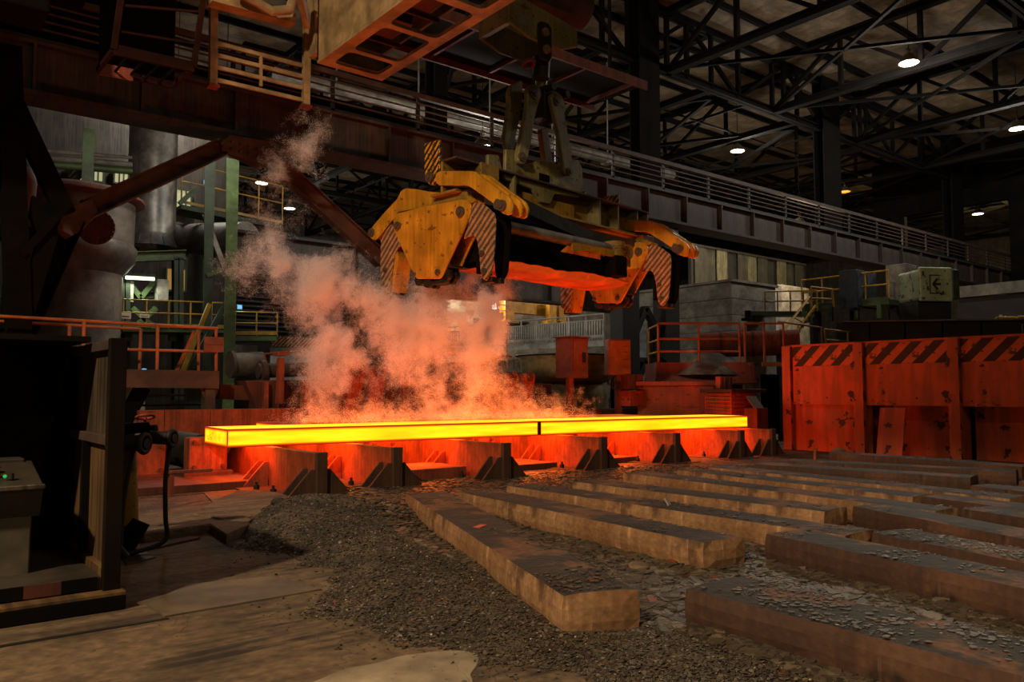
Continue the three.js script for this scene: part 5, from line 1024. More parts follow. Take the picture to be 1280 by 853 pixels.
// ================================================================ RIGHT MIDDLE
function electricalBox(p, w, h, d, turn, label, extra) {
  const t = thing('electrical_box', label, 'electrical box', [0, 0, 0], { local: true });
  t.position.set(...p); t.rotation.y = turn;
  part('case', bx(-w / 2, 0, -d / 2, w / 2, h, d / 2, 0.015), M.boxRed, t);
  part('door', bx(-w / 2 + 0.03, 0.03, d / 2, w / 2 - 0.03, h - 0.03, d / 2 + 0.02, 0.006), M.boxRed, t);
  if (extra) extra(t);
}
{
  const p = [14.7,1.864,-15.772];
  electricalBox(p, 0.62, 1.08, 0.62, 0.06, 'red brown electrical box with a dark slot handle on a red post', (t) => {
    part('lid', bx(-0.36, 1.08, -0.36, 0.36, 1.11, 0.36, 0.006), M.boxRed, t);
    part('handle', [bx(0.05, 0.42, 0.33, 0.10, 0.68, 0.36, 0.004), bx(0.13, 0.42, 0.33, 0.17, 0.68, 0.36, 0.004)], M.rubber, t);
    part('post', [rod([-0.08, 0, 0], [-0.08, -1.5, 0], 0.10, 14)], M.red, t); part('conduit', [rod([-0.3, 0, 0.1], [-0.3, -1.3, 0.1], 0.03, 8)], M.rustDark, t);
  });
  const q = [15.656,1.95,-15.006];
  electricalBox(q, 0.62, 0.95, 0.4, -0.5, 'red brown electrical box with loose cables below, right of the one on a post', (t) => {
    part('vent', [0.2, 0.4, 0.6, 0.75].map((y) => bx(0.1, y, 0.22, 0.24, y + 0.02, 0.228)), M.rustDark, t);
    for (let i = 0; i < 4; i++) part('cable', hose([[-0.2 + i * 0.06, 0, 0], [-0.26 + i * 0.05, -0.25 - i * 0.05, 0.08], [-0.1 + i * 0.04, -0.38, 0.1], [-0.05 + 0.03 * i, -0.15, 0.05], [-0.02, -0.5, 0.02]], 0.012, 24), M.rubber, t);
    part('post', bx(-0.05, -1.6, -0.15, 0.1, 0, 0.05), M.rustDark, t);
  });
  const r = [15.952,1.115,-14.769];
  const b = thing('valve_box', 'low dark red valve box stack beside the corrugated red container', 'box', r);
  part('case', bx(r[0] - 0.3, r[1], r[2] - 0.3, r[0] + 0.35, r[1] + 0.42, r[2] + 0.2, 0.02), M.red, b); part('upper_case', bx(r[0] - 0.25, r[1] + 0.45, r[2] - 0.3, r[0] + 0.05, r[1] + 0.85, r[2] + 0.1, 0.02), M.rustDark, b); part('upper_case', bx(r[0] + 0.1, r[1] + 0.5, r[2] - 0.3, r[0] + 0.35, r[1] + 0.85, r[2] + 0.1, 0.02), M.rustDark, b);
  const c0 = [12.583,0.824,-15.546], c1 = [16.727,0.829,-15.43], cb = thing('rear_curb', 'brown painted curb beam behind the glowing slabs under the boxes', 'curb', c0);
  for (let i = 0; i < 3; i++) part('segment', bar(mid(c0, c1, i / 3 + 0.004), mid(c0, c1, (i + 1) / 3 - 0.004), 0.42, 0.4), i === 1 ? M.rustDark : M.brownSteel, cb);
}
{
  const c = [18.355,2.039,-19.891], t = thing('dish_vessel', 'round olive vessel with a wide dished rim behind the electrical boxes', 'vessel', [c[0], 0, c[2]]);
  const y = (py) => 1.5 + (490 - py) * 0.027;
  part('dish', lathe([[1.11, y(480)], [1.31, y(478)], [1.45, y(474)], [1.60, y(470)], [1.63, y(451)], [1.75, y(447)], [1.72, y(445)], [1.49, y(448)]], c[0], 0, c[2], 48), M.oliveVessel, t);
  part('drum', lathe([[1.35, y(515)], [1.35, y(500)], [1.39, y(497)], [1.39, y(482)], [1.11, y(480)]], c[0], 0, c[2], 48), M.oliveVessel, t);
  part('rim', lathe([[1.64, y(449)], [1.79, y(446)], [1.77, y(444.5)], [1.62, y(446)]], c[0], 0, c[2], 48), M.darkSteel, t);
  part('foot', lathe([[1.03, 0], [1.11, y(513)], [1.30, y(514)]], c[0], 0, c[2], 40), M.darkSteel, t);
}
{
  const X = 21.2, t = thing('grey_walkway', 'pale grey footbridge with close upright bars running behind the boxes', 'walkway', [X, 3, -22]);
  const p = [21.2,3.308,-20.386], q = [21.2,3.475,-32.667], h = 0.93;
  part('deck', bar(p, q, 0.10, 1.2), M.white, t);
  part('edge_beam', bar(add(p, [-0.6, -0.05, 0]), add(q, [-0.6, -0.05, 0]), 0.22, 0.06), M.white, t);
  part('kick_plate', bar(add(p, [-0.62, 0.2, 0]), add(q, [-0.62, 0.2, 0]), 0.1, 0.02), M.white, t);
  const a = add(p, [-0.6, 0.08, 0]), b = add(q, [-0.6, 0.08, 0]);
  part('top_rail', rod(add(a, [0, h, 0]), add(b, [0, h, 0]), 0.03, 8), M.white, t); part('rail', rod(add(a, [0, 0.72, 0]), add(b, [0, 0.72, 0]), 0.022, 8), M.white, t);
  for (let i = 0; i <= 13; i++) { const m = mid(a, b, i / 13); part('post', rod(m, add(m, [0, h, 0]), 0.03, 8), M.white, t); }
  part('upright_bars', Array.from({ length: 90 }, (_, i) => { const m = mid(a, b, (i + 0.5) / 90); return bx(m[0] - 0.012, m[1], m[2] - 0.03, m[0] + 0.012, m[1] + 0.72, m[2] + 0.03); }), M.white, t);
  const w = thing('corrugated_wall', 'grey corrugated sheet wall under the pale footbridge', 'wall panel', [21.6, 0, -23]);
  part('sheet', Array.from({ length: 78 }, (_, i) => bx(21.55 + (i % 2) * 0.06, 0, p[2] - 0.2 - i * 0.2, 21.62 + (i % 2) * 0.06, 2.9, p[2] - i * 0.2)), M.greyPaint, w);
  const u = thing('upper_shed_wall', 'dark shed wall and yellow lit beam behind the pale footbridge', 'shed', [24, 4, -34]);
  const y0 = [26.96,5.762,-34], y1 = [29.798,6.437,-34];
  part('yellow_beam', bx(y0[0] - 0.6, y0[1], -34, y1[0], y1[1], -33.6, 0.02), M.yellow, u);
  for (const k of [[29.27,5.25,-33], [26.275,5.133,-33], [29.985,5.288,-33]]) part('yellow_post', [bx(k[0] - 0.25, k[1], -33.2, k[0] + 0.25, k[1] + 1.2, -32.9), bx(k[0] - 0.5, k[1], -33.3, k[0] + 0.5, k[1] + 0.15, -32.8)], M.yellow, u);
  part('wall', bx(y0[0] - 6, 0, -36, y1[0] + 14, 6.5, -35.8), M.greyPaint, u);
  for (let i = 0; i < 6; i++) part('louvre', bx(y0[0] - 1, y0[1] - 1.2 + i * 0.18, -35.8, y1[0], y0[1] - 1.1 + i * 0.18, -35.6), M.darkSteel, u);
  const l = thing('bulkhead_lamp', 'small bright bulkhead lamp at the right edge of the smoke', 'lamp', [16.437,4.37,-21.428]);
  const lp = [16.437,4.37,-21.428];
  part('glass', new THREE.SphereGeometry(0.11, 14, 10).scale(1.3, 0.8, 1).translate(...lp), M.bulb, l); part('bracket', [rod(add(lp, [0, 0.1, -0.05]), [15.889,4.447,-20.585], 0.03, 8)], M.darkSteel, l);
  lampLight('lamp_light', lp, LAMP_WHITE, 7, null, 5);
  const m = thing('ladder_mast', 'slim steel ladder mast beside the small bright lamp', 'ladder', [16.013,2.799,-20.486]);
  for (const k of [0, 1]) part('rail', rod(k ? [16.115,0.011,-20.404] : [15.893,0.011,-20.582], k ? [16.114,4.526,-20.406] : [15.889,4.526,-20.585], 0.03, 8), M.greyPaint, m);
  for (let i = 0; i < 9; i++) part('rung', rod(mid([15.891,2.799,-20.584], [15.889,4.526,-20.585], i / 9), mid([16.114,2.799,-20.405], [16.114,4.526,-20.406], i / 9), 0.018, 6), M.greyPaint, m);
}
{
  // A frame columns under the girder
  const z = -19.2, t = thing('trestle_column', 'dark steel trestle column with A shaped braces under the runway girder', 'column', [20.7, 0, z]);
  const xl = [20.414,4.002,-19.2][0], xr = [22.61,4.125,-19.2][0];
  part('leg', bx(xl - 0.42, 0, z - 0.3, xl + 0.42, 7.5, z + 0.3), M.darkSteel, t); part('leg', bx(xr - 0.38, 0, z - 0.3, xr + 0.38, 7.5, z + 0.3), M.darkSteel, t);
  for (const [a, b] of [[[21.45,4.489,-19.2], [20.685,3.119,-19.2]], [[21.45,4.489,-19.2], [22.461,3.183,-19.2]], [[21.42,2.577,-19.2], [20.744,1.5,-19.2]], [[21.42,2.577,-19.2], [22.083,1.5,-19.2]]]) part('brace', bar(a, b, 0.22, 0.2), M.darkSteel, t);
  part('tie', bar([20.557,2.612,-19.2], [22.451,2.659,-19.2], 0.16, 0.2), M.darkSteel, t);
  const pw = [22.454,2.098,-20.451];
  single('wall_panel', [bx(pw[0] - 0.7, 0, pw[2] - 0.1, pw[0] + 0.6, 4.2, pw[2])], M.white, 'pale upright wall panel seen between the legs of the dark trestle column', 'wall panel', pw);
  const pc = [22.029,2.949,-19.51];
  single('wall_panel', [...Array.from({ length: 10 }, (_, i) => bx(pc[0] - 0.1 + i * 0.14, 0, pc[2] - 0.06 - (i % 2) * 0.04, pc[0] + 0.02 + i * 0.14, 4.0, pc[2] - (i % 2) * 0.04))], M.greyPaint, 'grey ribbed wall panel just right of the pale one behind the trestle column', 'wall panel', pc);
}
{
  // red trough with orange railing and heap of material
  const c = [18.279,1.949,-14.186];
  const t = thing('red_trough', 'dark red steel trough with sloping ends below the orange railing', 'trough', [c[0], 0, c[2]]);
  const L = [17.263,2.174,-15], Rr = [19.37,2.174,-13.312], ux = (Rr[0] - L[0]) / dist(L, Rr), uz = (Rr[2] - L[2]) / dist(L, Rr);
  const at = (p, s, dd, y) => [p[0] + ux * s - uz * dd * -1 * 0 + uz * dd, y, p[2] + uz * s - ux * dd];     // s along, dd to the back
  const yT = [18.284,2.331,-14.182][1], yB = [18.277,1.747,-14.188][1], W = dist(L, Rr);
  const wallP = (a0, b0, a1, b1) => { const g = new THREE.BufferGeometry(); const q = [a0, b0, b1, a1], k = 0.06; const f = q.map((p) => add(p, [uz * k, 0, -ux * k])); const V8 = [...q, ...f], I = [0, 1, 2, 0, 2, 3, 5, 4, 7, 5, 7, 6, 3, 2, 6, 3, 6, 7, 0, 4, 5, 0, 5, 1, 1, 5, 6, 1, 6, 2, 0, 3, 7, 0, 7, 4]; g.setAttribute('position', new THREE.Float32BufferAttribute(I.flatMap((i) => V8[i]), 3)); g.computeVertexNormals(); return g; };
  part('front_plate', wallP(at(L, -0.1, 0, yB), at(L, W + 0.1, 0, yB), at(L, 0.05, 0.1, yT), at(L, W - 0.15, 0.1, yT)), M.red, t);
  part('back_plate', wallP(at(L, -0.1, 1.8, yB), at(L, W + 0.1, 1.8, yB), at(L, 0.05, 1.7, yT), at(L, W - 0.15, 1.7, yT)), M.red, t);
  part('end_plate', [bar(at(L, -0.02, 0, (yB + yT) / 2), at(L, -0.02, 1.8, (yB + yT) / 2), yT - yB, 0.06)], M.red, t); part('end_plate', [bar(at(L, W, 0, (yB + yT) / 2), at(L, W, 1.8, (yB + yT) / 2), yT - yB, 0.06)], M.red, t);
  part('floor_plate', [bar(at(L, 0, 0.9, yB), at(L, W, 0.9, yB), 0.06, 1.7)], M.red, t); for (const k of [0.1, 0.5, 0.9]) part('leg', [bar(at(L, W * k, 0.9, 0), at(L, W * k, 0.9, yB), 0.3, 0.3)], M.red, t);
  const r = thing('trough_railing', 'orange three bar railing on top of the dark red trough', 'railing', at(L, W / 2, 0.1, yT));
  const yR = [18.297,3.438,-14.172][1] - yT;
  railing(r, at(L, 0.05, 0.12, yT), at(L, W - 0.35, 0.12, yT), yR, 3, [1, 0.6, 0.28], 0.032, M.railOrange);
  railing(r, at(L, 0.05, 0.12, yT), at(L, 0.05, 1.7, yT), yR * 0.97, 2, [1, 0.6, 0.28], 0.03, M.railYellow);
  railing(r, at(L, W - 0.2, 0.12, yT), at(L, W + 0.9, 0.12, yT), yR, 3, [1], 0.032, M.railOrange);
  { const m = at(L, W * 0.62, 0.75, yT - 0.25), g = lathe([[1.35, -0.1], [1.1, 0.1], [0.7, 0.36], [0.3, 0.56], [0.001, 0.62]], 0, 0, 0, 36).scale(1, 1, 0.7), p = g.attributes.position; for (let i = 0; i < p.count; i++) p.setY(i, p.getY(i) + 0.05 * (fbm3(p.getX(i) * 3, 0, p.getZ(i) * 3, 3, 4) - 0.5)); g.computeVertexNormals();
    const s = single('powder_heap', [g.translate(...m)], M.sand, 'grey heap of powder in the dark red trough', 'heap', m); }
  const k = thing('red_container', 'dark red expanded metal container with a flanged top behind the glowing slabs', 'container', at(L, 0.2, -0.8, 0));
  const y1 = [17.035,1.695,-14.158][1], y0 = 0.2, A = [16.22,1.284,-14.811], B = [17.824,1.284,-13.525];
  part('body', [bar([A[0], (y0 + y1) / 2, A[2]], [B[0], (y0 + y1) / 2, B[2]], y1 - y0, 0.08)], M.red, k);
  part('top_flange', bar([A[0] - 0.1, y1 + 0.03, A[2]], [B[0] + 0.1, y1 + 0.03, B[2]], 0.10, 0.3), M.red, k);
  const mesh = []; for (let i = 0; i <= 46; i++) for (const s of [-1, 1]) { const a = i / 46, b = a + s * 0.2; if (b < 0 || b > 1) continue; mesh.push(bar(add([lerp(A[0], B[0], a), y0, lerp(A[2], B[2], a)], [-uz * 0.0 - 0.02, 0, 0.05]), add([lerp(A[0], B[0], b), y1, lerp(A[2], B[2], b)], [-0.02, 0, 0.05]), 0.012, 0.014)); }
  part('mesh_sheet', mesh, M.red, k);
  const bk = [17.571,0.874,-12.832], t2 = thing('mesh_basket', 'red lit woven mesh basket under a dark plate, left of the barrier', 'basket', [bk[0], 0, bk[2]]);
  const bt = [17.579,1.479,-12.825][1], w2 = 0.48;
  for (let i = 0; i < 15; i++) part('upright', [-1, 1].map((s) => bx(bk[0] - w2 + i * w2 / 7, 0.3, bk[2] + s * 0.4 - 0.01, bk[0] - w2 + i * w2 / 7 + 0.018, bt, bk[2] + s * 0.4 + 0.01)), M.red, t2);
  for (let i = 0; i < 12; i++) part('hoop', [bx(bk[0] - w2, 0.4 + i * (bt - 0.4) / 11.5, bk[2] + 0.4, bk[0] + w2 + 0.01, 0.418 + i * (bt - 0.4) / 11.5, bk[2] + 0.42), bx(bk[0] - w2 - 0.01, 0.4 + i * (bt - 0.4) / 11.5, bk[2] - 0.4, bk[0] - w2 + 0.01, 0.418 + i * (bt - 0.4) / 11.5, bk[2] + 0.42)], M.red, t2);
  part('lining', bx(bk[0] - w2 + 0.03, 0.3, bk[2] - 0.36, bk[0] + w2 - 0.03, bt, bk[2] + 0.36), M.rustDark, t2);
  part('cover_plate', bx(bk[0] - 0.58, bt, bk[2] - 0.5, bk[0] + 0.95, bt + 0.09, bk[2] + 0.5, 0.01), M.darkSteel, t2);
  for (let i = 0; i < 3; i++) part('lug', bx(bk[0] - 0.45 + i * 0.22, bt + 0.09, bk[2] - 0.1, bk[0] - 0.35 + i * 0.22, bt + 0.42, bk[2] + 0.05, 0.02), i ? M.rustDark : M.red, t2);
  const bb = [17.742,0.477,-12.182], t3 = thing('pedestal_box', 'small rusty box with a tilted lid beside the right end of the glowing slab', 'box', [bb[0], 0, bb[2]]);
  part('case', bx(bb[0] - 0.2, 0, bb[2] - 0.2, bb[0] + 0.3, [17.751,1.09,-12.174][1], bb[2] + 0.2, 0.02), M.rustDark, t3); part('lid', bx(-0.2, 0, -0.2, 0.2, 0.03, 0.2).rotateX(0.9).translate(bb[0], [17.753,1.213,-12.173][1], bb[2]), M.brownSteel, t3);
  for (const [i, w] of [['left', 0], ['right', 1]].entries()) { const q = i ? [20.264,1.959,-13.237] : [20.066,1.959,-13.395]; single('hanging_bar', [bx(q[0] - 0.12, 0.3, q[2] - 0.1, q[0] + 0.1, 2.0, q[2] + 0.1, 0.02)], M.blackSteel, i ? 'dark upright bar next to the barrier post, the one nearer the barrier' : 'dark upright bar next to the barrier post, the one farther from it', 'bar', [q[0], 0.3, q[2]]); }
  const yb = at(L, W + 0.3, 0.2, yT - 0.05);
  single('yellow_toe_board', [bar(yb, at(L, W + 1.2, 0.2, yT - 0.05), 0.12, 0.05)], M.railYellow, 'short yellow toe board left of the barrier', 'toe board', yb);
}
// red barrier wall
{
  const X = 18.7, t = thing('barrier_wall', 'rusty red steel barrier with hazard stripes along its top at the right', 'barrier', [X, 0, -8.5]);
  const H = 2.68, zs = [-11.9, -9.72, -7.55, -5.0, -2.5], post = 0.24;
  for (let i = 0; i < zs.length; i++) part('post', [bx(X - 0.14, 0, zs[i] - (i ? post : 0.0), X + 0.1, H, zs[i] + (i ? 0 : post), 0.012)], M.barrier, t);
  for (let i = 0; i + 1 < zs.length; i++) {
    const a = zs[i] + (i ? 0.02 : post + 0.02), b = zs[i + 1] - post - 0.02;
    part('striped_board', bx(X - 0.05, H - 0.53, a, X, H - 0.02, b, 0.004), M.hazardRed, t);
    part('upper_panel', bx(X - 0.05, 1.22, a, X, H - 0.53, b, 0.006), M.barrier, t);
    part('lower_panel', bx(X + (i ? 0.40 : 0.06), 0.0, zs[i] - 0.1, X + (i ? 0.44 : 0.10), 1.24, zs[i + 1] + 0.1, 0.006), M.barrier, t); if (i) { part('return_plate', bx(X + 0.08, 0, zs[i] - 0.03, X + 0.42, 1.23, zs[i], 0.004), M.barrier, t); part('soffit', bx(X + 0.0, 1.23, a, X + 0.44, 1.26, b), M.barrier, t); }
    part('panel_lip', bx(X - 0.06, 1.18, a, X + 0.12, 1.23, b, 0.006), M.barrier, t);
  }
  part('top_edge', bx(X - 0.06, H - 0.02, -11.9, X + 0.06, H + 0.03, -2.5), M.barrier, t);
  const l = [18.2,0.226,-8.945];
  single('leaning_plate', [bx(-0.04, 0, -0.3, 0, 1.15, 0.3, 0.006).rotateZ(-0.22).translate(18.3, 0, -9.0)], M.barrier, 'plain rusty plate leaning on the barrier behind the slabs', 'plate', [18.3, 0, -9.0]);
  single('orange_stake', [rod([15.0, 0.1, -8.9], [15.02, 0.36, -8.9], 0.035, 10)], M.railOrange, 'small orange stake end sticking up at the far end of a slab before the barrier', 'stake', [15, 0.1, -8.9]);
  single('stone', [new THREE.IcosahedronGeometry(0.16, 1).scale(1.4, 0.6, 1).translate(17.7, 0.1, -9.9)], M.paleStone, 'pale orange lit lump at the foot of the barrier', 'stone', [17.7, 0.1, -9.9]);
}
// grey block building, curtain wall, far platforms
{
  const c = [26.897,5.937,-19.454], bY = [26.873,4.192,-19.473][1], h = c[1], t = thing('block_building', 'plain grey block building under the runway girder at the right', 'building', [c[0], 0, c[2]]);
  const n = 9;
  for (let j = 0; j < n; j++) { const y0 = lerp(0, h, j / n), y1 = lerp(0, h, (j + 1) / n) - 0.015; part('block_course', bx(c[0] + 0.01 * (j % 2), y0, c[2] - 5.2, c[0] + 3.1, y1, c[2] - 0.01 * (j % 2), 0.008), M.block, t); }
  part('roof_slab', bx(c[0] - 0.08, h, c[2] - 5.3, c[0] + 3.2, h + 0.1, c[2] + 0.08), M.block, t);
  const w = [36.865,6.438,-23.001];
  single('white_cabin', [bx(w[0] - 1.3, 0, w[2] - 1, w[0] + 1.2, w[1] + 0.45, w[2] + 0.3, 0.03)], M.white, 'white metal cabin wall behind the yellow stair', 'cabin', [w[0], 0, w[2]]);
  const a = [34.095,7.163,-27], b = [44.693,7.701,-27], cw = thing('strip_curtain', 'hanging row of pale translucent wall strips under the girder', 'curtain', a);
  part('rail', bx(a[0] - 0.2, 9.28, -27.1, b[0] + 0.2, 9.4, -26.9), M.darkSteel, cw); for (const x of [a[0] - 0.15, b[0] + 0.15]) part('post', bx(x - 0.1, 0, -27.2, x + 0.1, 9.28, -27.0), M.darkSteel, cw);
  const N = 11; for (let i = 0; i < N; i++) { const x0 = lerp(a[0], b[0], i / N), x1 = lerp(a[0], b[0], (i + 0.94) / N); part('strip', bx(x0, 6.6, -27 - (i % 2) * 0.08, x1, 9.3, -26.95 - (i % 2) * 0.08), i % 4 === 3 ? M.darkSteel : i % 3 === 2 ? M.curtain : M.curtainDark, cw); }
}
{
  // yellow stair and green platform at the right
  const X = 31, p = [31,4.945,-18.34], q = [31,4.935,-14.693], t = thing('right_platform', 'green platform with yellow railings at the right under the girder', 'platform', p);
  part('deck', bar(p, q, 0.2, 1.6), M.greenDark, t); part('edge_beam', bar(add(p, [-0.8, 0.05, 0]), add(q, [-0.8, 0.05, 0]), 0.3, 0.06), M.green, t);
  for (const k of [0.05, 0.5, 0.95]) { const m = mid(p, q, k); part('leg', bar([m[0], 0, m[2]], [m[0], m[1] - 0.1, m[2]], 0.25, 0.25), M.darkSteel, t); }
  railing(t, add(p, [-0.8, 0.15, 0]), add(q, [-0.8, 0.15, 0]), 1.05, 5, [1, 0.5], 0.035, M.railYellow);
  for (const k of [0.1, 0.35, 0.65, 0.9]) part('bracket', bx(mid(p, q, k)[0] - 0.9, mid(p, q, k)[1] - 0.6, mid(p, q, k)[2] - 0.08, mid(p, q, k)[0] - 0.75, mid(p, q, k)[1], mid(p, q, k)[2] + 0.08), M.green, t);
  const s = thing('yellow_stair', 'steep yellow stair leading down from the green platform at the right', 'stair', [25.843,3.385,-16.455]);
  const up = [27.515,5.052,-16.397], lo = [24.777,3.348,-16.027], up2 = [27.672,4.658,-16.271], lo2 = [25.172,3.348,-15.711];
  part('stringer', bar(up2, lo2, 0.1, 0.05), M.railYellow, s); part('stringer', bar(add(up2, [-0.5, 0, 0.3]), add(lo2, [-0.5, 0, 0.3]), 0.1, 0.05), M.railYellow, s);
  part('hand_rail', rod(up, lo, 0.035, 8), M.railYellow, s); part('hand_rail', rod(add(up, [0.5, 0.1, -0.3]), add(lo, [0.5, 0.1, -0.3]), 0.035, 8), M.railYellow, s);
  for (let i = 0; i < 7; i++) { const m = mid(up2, lo2, (i + 0.5) / 7); part('tread', bar(m, add(m, [-0.5, 0, 0.3]), 0.03, 0.22), M.greenDark, s); }
  for (const k of [0.05, 0.5, 0.95]) part('post', rod(mid(up, lo, k), mid(up2, lo2, k), 0.03, 8), M.railYellow, s);
  const g = thing('small_gate', 'yellow gate frame at the head of the stair', 'gate', [27.933,4.749,-16.062]);
  part('frame', pipe([[27.553,4.567,-16.366], [27.569,5.447,-16.353], [28.18,5.356,-15.864], [28.214,4.689,-15.837]], 0.04, 8), M.railYellow, g); part('bar', rod([27.561,5.022,-16.36], [28.196,4.992,-15.851], 0.03, 8), M.railYellow, g);
  const l = thing('lower_landing', 'lower green landing with yellow rails left of the stair', 'landing', [28.909,4.741,-19.124]);
  const a = [28.547,4.708,-19.414], b = [28.829,4.562,-17.266];
  part('deck', bar(a, b, 0.16, 1.2), M.greenDark, l); railing(l, add(a, [0, 0.1, 0.4]), add(b, [0, 0.1, 0.4]), 0.8, 5, [1, 0.5], 0.03, M.railYellow);
  const r = thing('barrier_railing', 'yellow handrail frames just above the top of the barrier', 'railing', [25.747,3.12,-13.969]);
  part('frame', pipe([[25.176,3.065,-14.426], [25.145,3.608,-14.452], [25.756,3.526,-13.962], [25.746,3.065,-13.97]], 0.035, 8), M.railYellow, r); part('bar', rod([25.18,3.255,-14.423], [25.749,3.201,-13.967], 0.03, 8), M.railYellow, r);
  part('rail', pipe([[25.756,3.526,-13.962], [27.649,3.461,-13.727], [27.663,3.123,-13.715]], 0.03, 8), M.railYellow, r); part('post', rod([26.705,3.481,-13.843], [26.696,3.094,-13.849], 0.03, 8), M.railYellow, r);
  part('rail', pipe([[23.902,3.88,-15.447], [25.061,3.662,-14.518], [25.071,3.065,-14.511]], 0.03, 8), M.railOrange, r);
  const sh = thing('railing_pair', 'two short yellow rails on the roof of the dark duct at the right edge', 'railing', [29.887,3.88,-10.652]);
  part('rail', pipe([[29.589,3.825,-10.891], [29.701,4.016,-10.802], [30.208,4.016,-10.395]], 0.03, 8), M.railYellow, sh); part('rail', pipe([[30.161,3.853,-10.433], [30.273,4.043,-10.343], [30.844,4.043,-9.886]], 0.03, 8), M.railYellow, sh);
  const pl = [33.374,4.205,-11.703];
  single('pale_panel', [bx(pl[0] - 0.7, pl[1] - 0.3, pl[2] - 0.1, pl[0] + 1.2, pl[1] + 0.15, pl[2])], M.white, 'pale low panel behind the two short yellow rails', 'panel', pl);
}
{
  const d = [30.137,5.403,-13.015], t = thing('drive_motor', 'big pale green motor housing with a dark arrow mark on its end', 'motor', d, { local: true, turn: -0.55 });
  part('housing', new RoundedBoxGeometry(1.15, 1.15, 1.4, 2, 0.12).translate(0, 0, -0.6), M.paleGreen, t);
  part('end_cover', new RoundedBoxGeometry(1.3, 1.25, 0.14, 2, 0.06).translate(0, 0, 0.1), M.paleGreen, t);
  part('rim', new RoundedBoxGeometry(0.3, 1.1, 1.2, 1, 0.05).translate(0.75, 0, -0.4), M.greenDark, t);
  part('pedestal', bx(-0.6, -d[1], -1.2, 0.7, -0.57, -0.05), M.darkSteel, t);
  part('arrow_mark', [bx(-0.28, -0.32, 0.165, -0.24, 0.34, 0.18), bx(-0.28, 0.30, 0.165, 0.12, 0.34, 0.18), bx(-0.28, -0.36, 0.165, 0.16, -0.32, 0.18), bar([-0.14, 0.0, 0.175], [0.16, 0.0, 0.175], 0.09, 0.012), bar([-0.14, 0.0, 0.175], [0.04, 0.2, 0.175], 0.08, 0.012), bar([-0.14, 0.0, 0.175], [0.04, -0.2, 0.175], 0.08, 0.012)], M.rubber, t, 'dark arrow mark');
  const b = thing('blue_cabinet', 'blue grey cabinet standing on the green platform behind the railing', 'cabinet', [30.472,5.23,-15.949]);
  const c = [30.471,5.166,-15.95]; part('case', bx(c[0] - 0.7, c[1] - 0.4, c[2] - 0.5, c[0] + 0.9, c[1] + 1.1, c[2] + 0.2, 0.02), M.blueGrey, b); part('door', bx(c[0] - 0.62, c[1] - 0.3, c[2] + 0.2, c[0] + 0.1, c[1] + 1.0, c[2] + 0.22, 0.006), M.blueGrey, b); part('door', bx(c[0] + 0.14, c[1] - 0.3, c[2] + 0.2, c[0] + 0.84, c[1] + 1.0, c[2] + 0.22, 0.006), M.blueGrey, b);
  const e = thing('control_cubicle', 'grey cubicle between the blue cabinet and the green motor', 'cubicle', [32.312,5.289,-15.116]);
  const f = [32.333,5.095,-15.1]; part('case', bx(f[0] - 0.5, f[1], f[2] - 0.5, f[0] + 0.5, f[1] + 1.5, f[2] + 0.3, 0.02), M.greyPaint, e); part('pedestal', bx(f[0] - 0.45, 0, f[2] - 0.45, f[0] + 0.45, f[1], f[2] + 0.25), M.darkSteel, e); part('door', bx(f[0] - 0.42, f[1] + 0.1, f[2] + 0.3, f[0] + 0.42, f[1] + 1.4, f[2] + 0.32, 0.006), M.greyPaint, e);
  const k = thing('covered_conveyor', 'long dark sheet metal cover behind the barrier at the right', 'conveyor cover', [26.627,3.19,-11.983]);
  const A = [26.487,3.433,-14.657], B = [28.544,3.216,-8.525];
  for (let i = 0; i < 6; i++) part('cover_panel', bar(mid(A, B, i / 6 + 0.004), mid(A, B, (i + 1) / 6 - 0.004), 0.85, 1.6), M.darkSteel, k);
  part('top_edge', bar(add(A, [0, 0.45, 0.3]), add(B, [0, 0.45, 0.3]), 0.05, 1.7), M.greyPaint, k);
  const g = thing('grey_lintel_beam', 'pale dirty beam at the right edge below the dark far wall', 'beam', [37.277,5.87,-13.701]);
  part('beam', bar([38.278,5.981,-15.462], [38.783,6.076,-11.213], 0.5, 0.3), M.greyPaint, g); part('lower_wall', bar([38.469,5.201,-15.565], [38.986,5.163,-11.307], 1.1, 0.2), M.darkSteel, g);
  const y = thing('brown_conveyor_tube', 'thick rusty tube with banding behind the orange railing of the trough', 'tube', [21.725,3.03,-15.269]);
  for (const m of [[21.173,2.996,-16.096], [22.465,3.056,-14.164]]) part('saddle', bx(m[0] - 0.2, 0, m[2] - 0.3, m[0] + 0.2, m[1] - 0.3, m[2] + 0.3), M.darkSteel, y);
  part('tube', rod([21.053,3.007,-16.448], [22.668,3.05,-13.873], 0.40, 26), M.rust, y);
  for (const [px, i] of [[900, 0], [940, 1], [975, 2]]) { const m = [[21.375,3.009,-15.934], [21.925,3.03,-15.109], [22.357,3.037,-14.379]][i], n = [[21.419,3.01,-15.873], [21.967,3.031,-15.05], [22.398,3.038,-14.32]][i]; part('band', rod(m, n, 0.43, 26), M.rustDark, y); }
  single('wrapped_package', [bx(-0.28, 0, -0.2, 0.28, 0.42, 0.2, 0.03).rotateY(0.4).translate(...[23.247,2.955,-14.69])], M.brownSteel, 'small brown box standing beside the foot of the yellow stair', 'box', [23.247,2.955,-14.69]);
  const v = [22.265,3.896,-15.477];
  single('beacon', [rod(v, add(v, [0, 0.25, 0]), 0.1, 14), bx(v[0] - 0.15, v[1] - 0.08, v[2] - 0.15, v[0] + 0.15, v[1], v[2] + 0.15)], M.blackSteel, 'small black beacon above the orange railing', 'beacon', v);
}

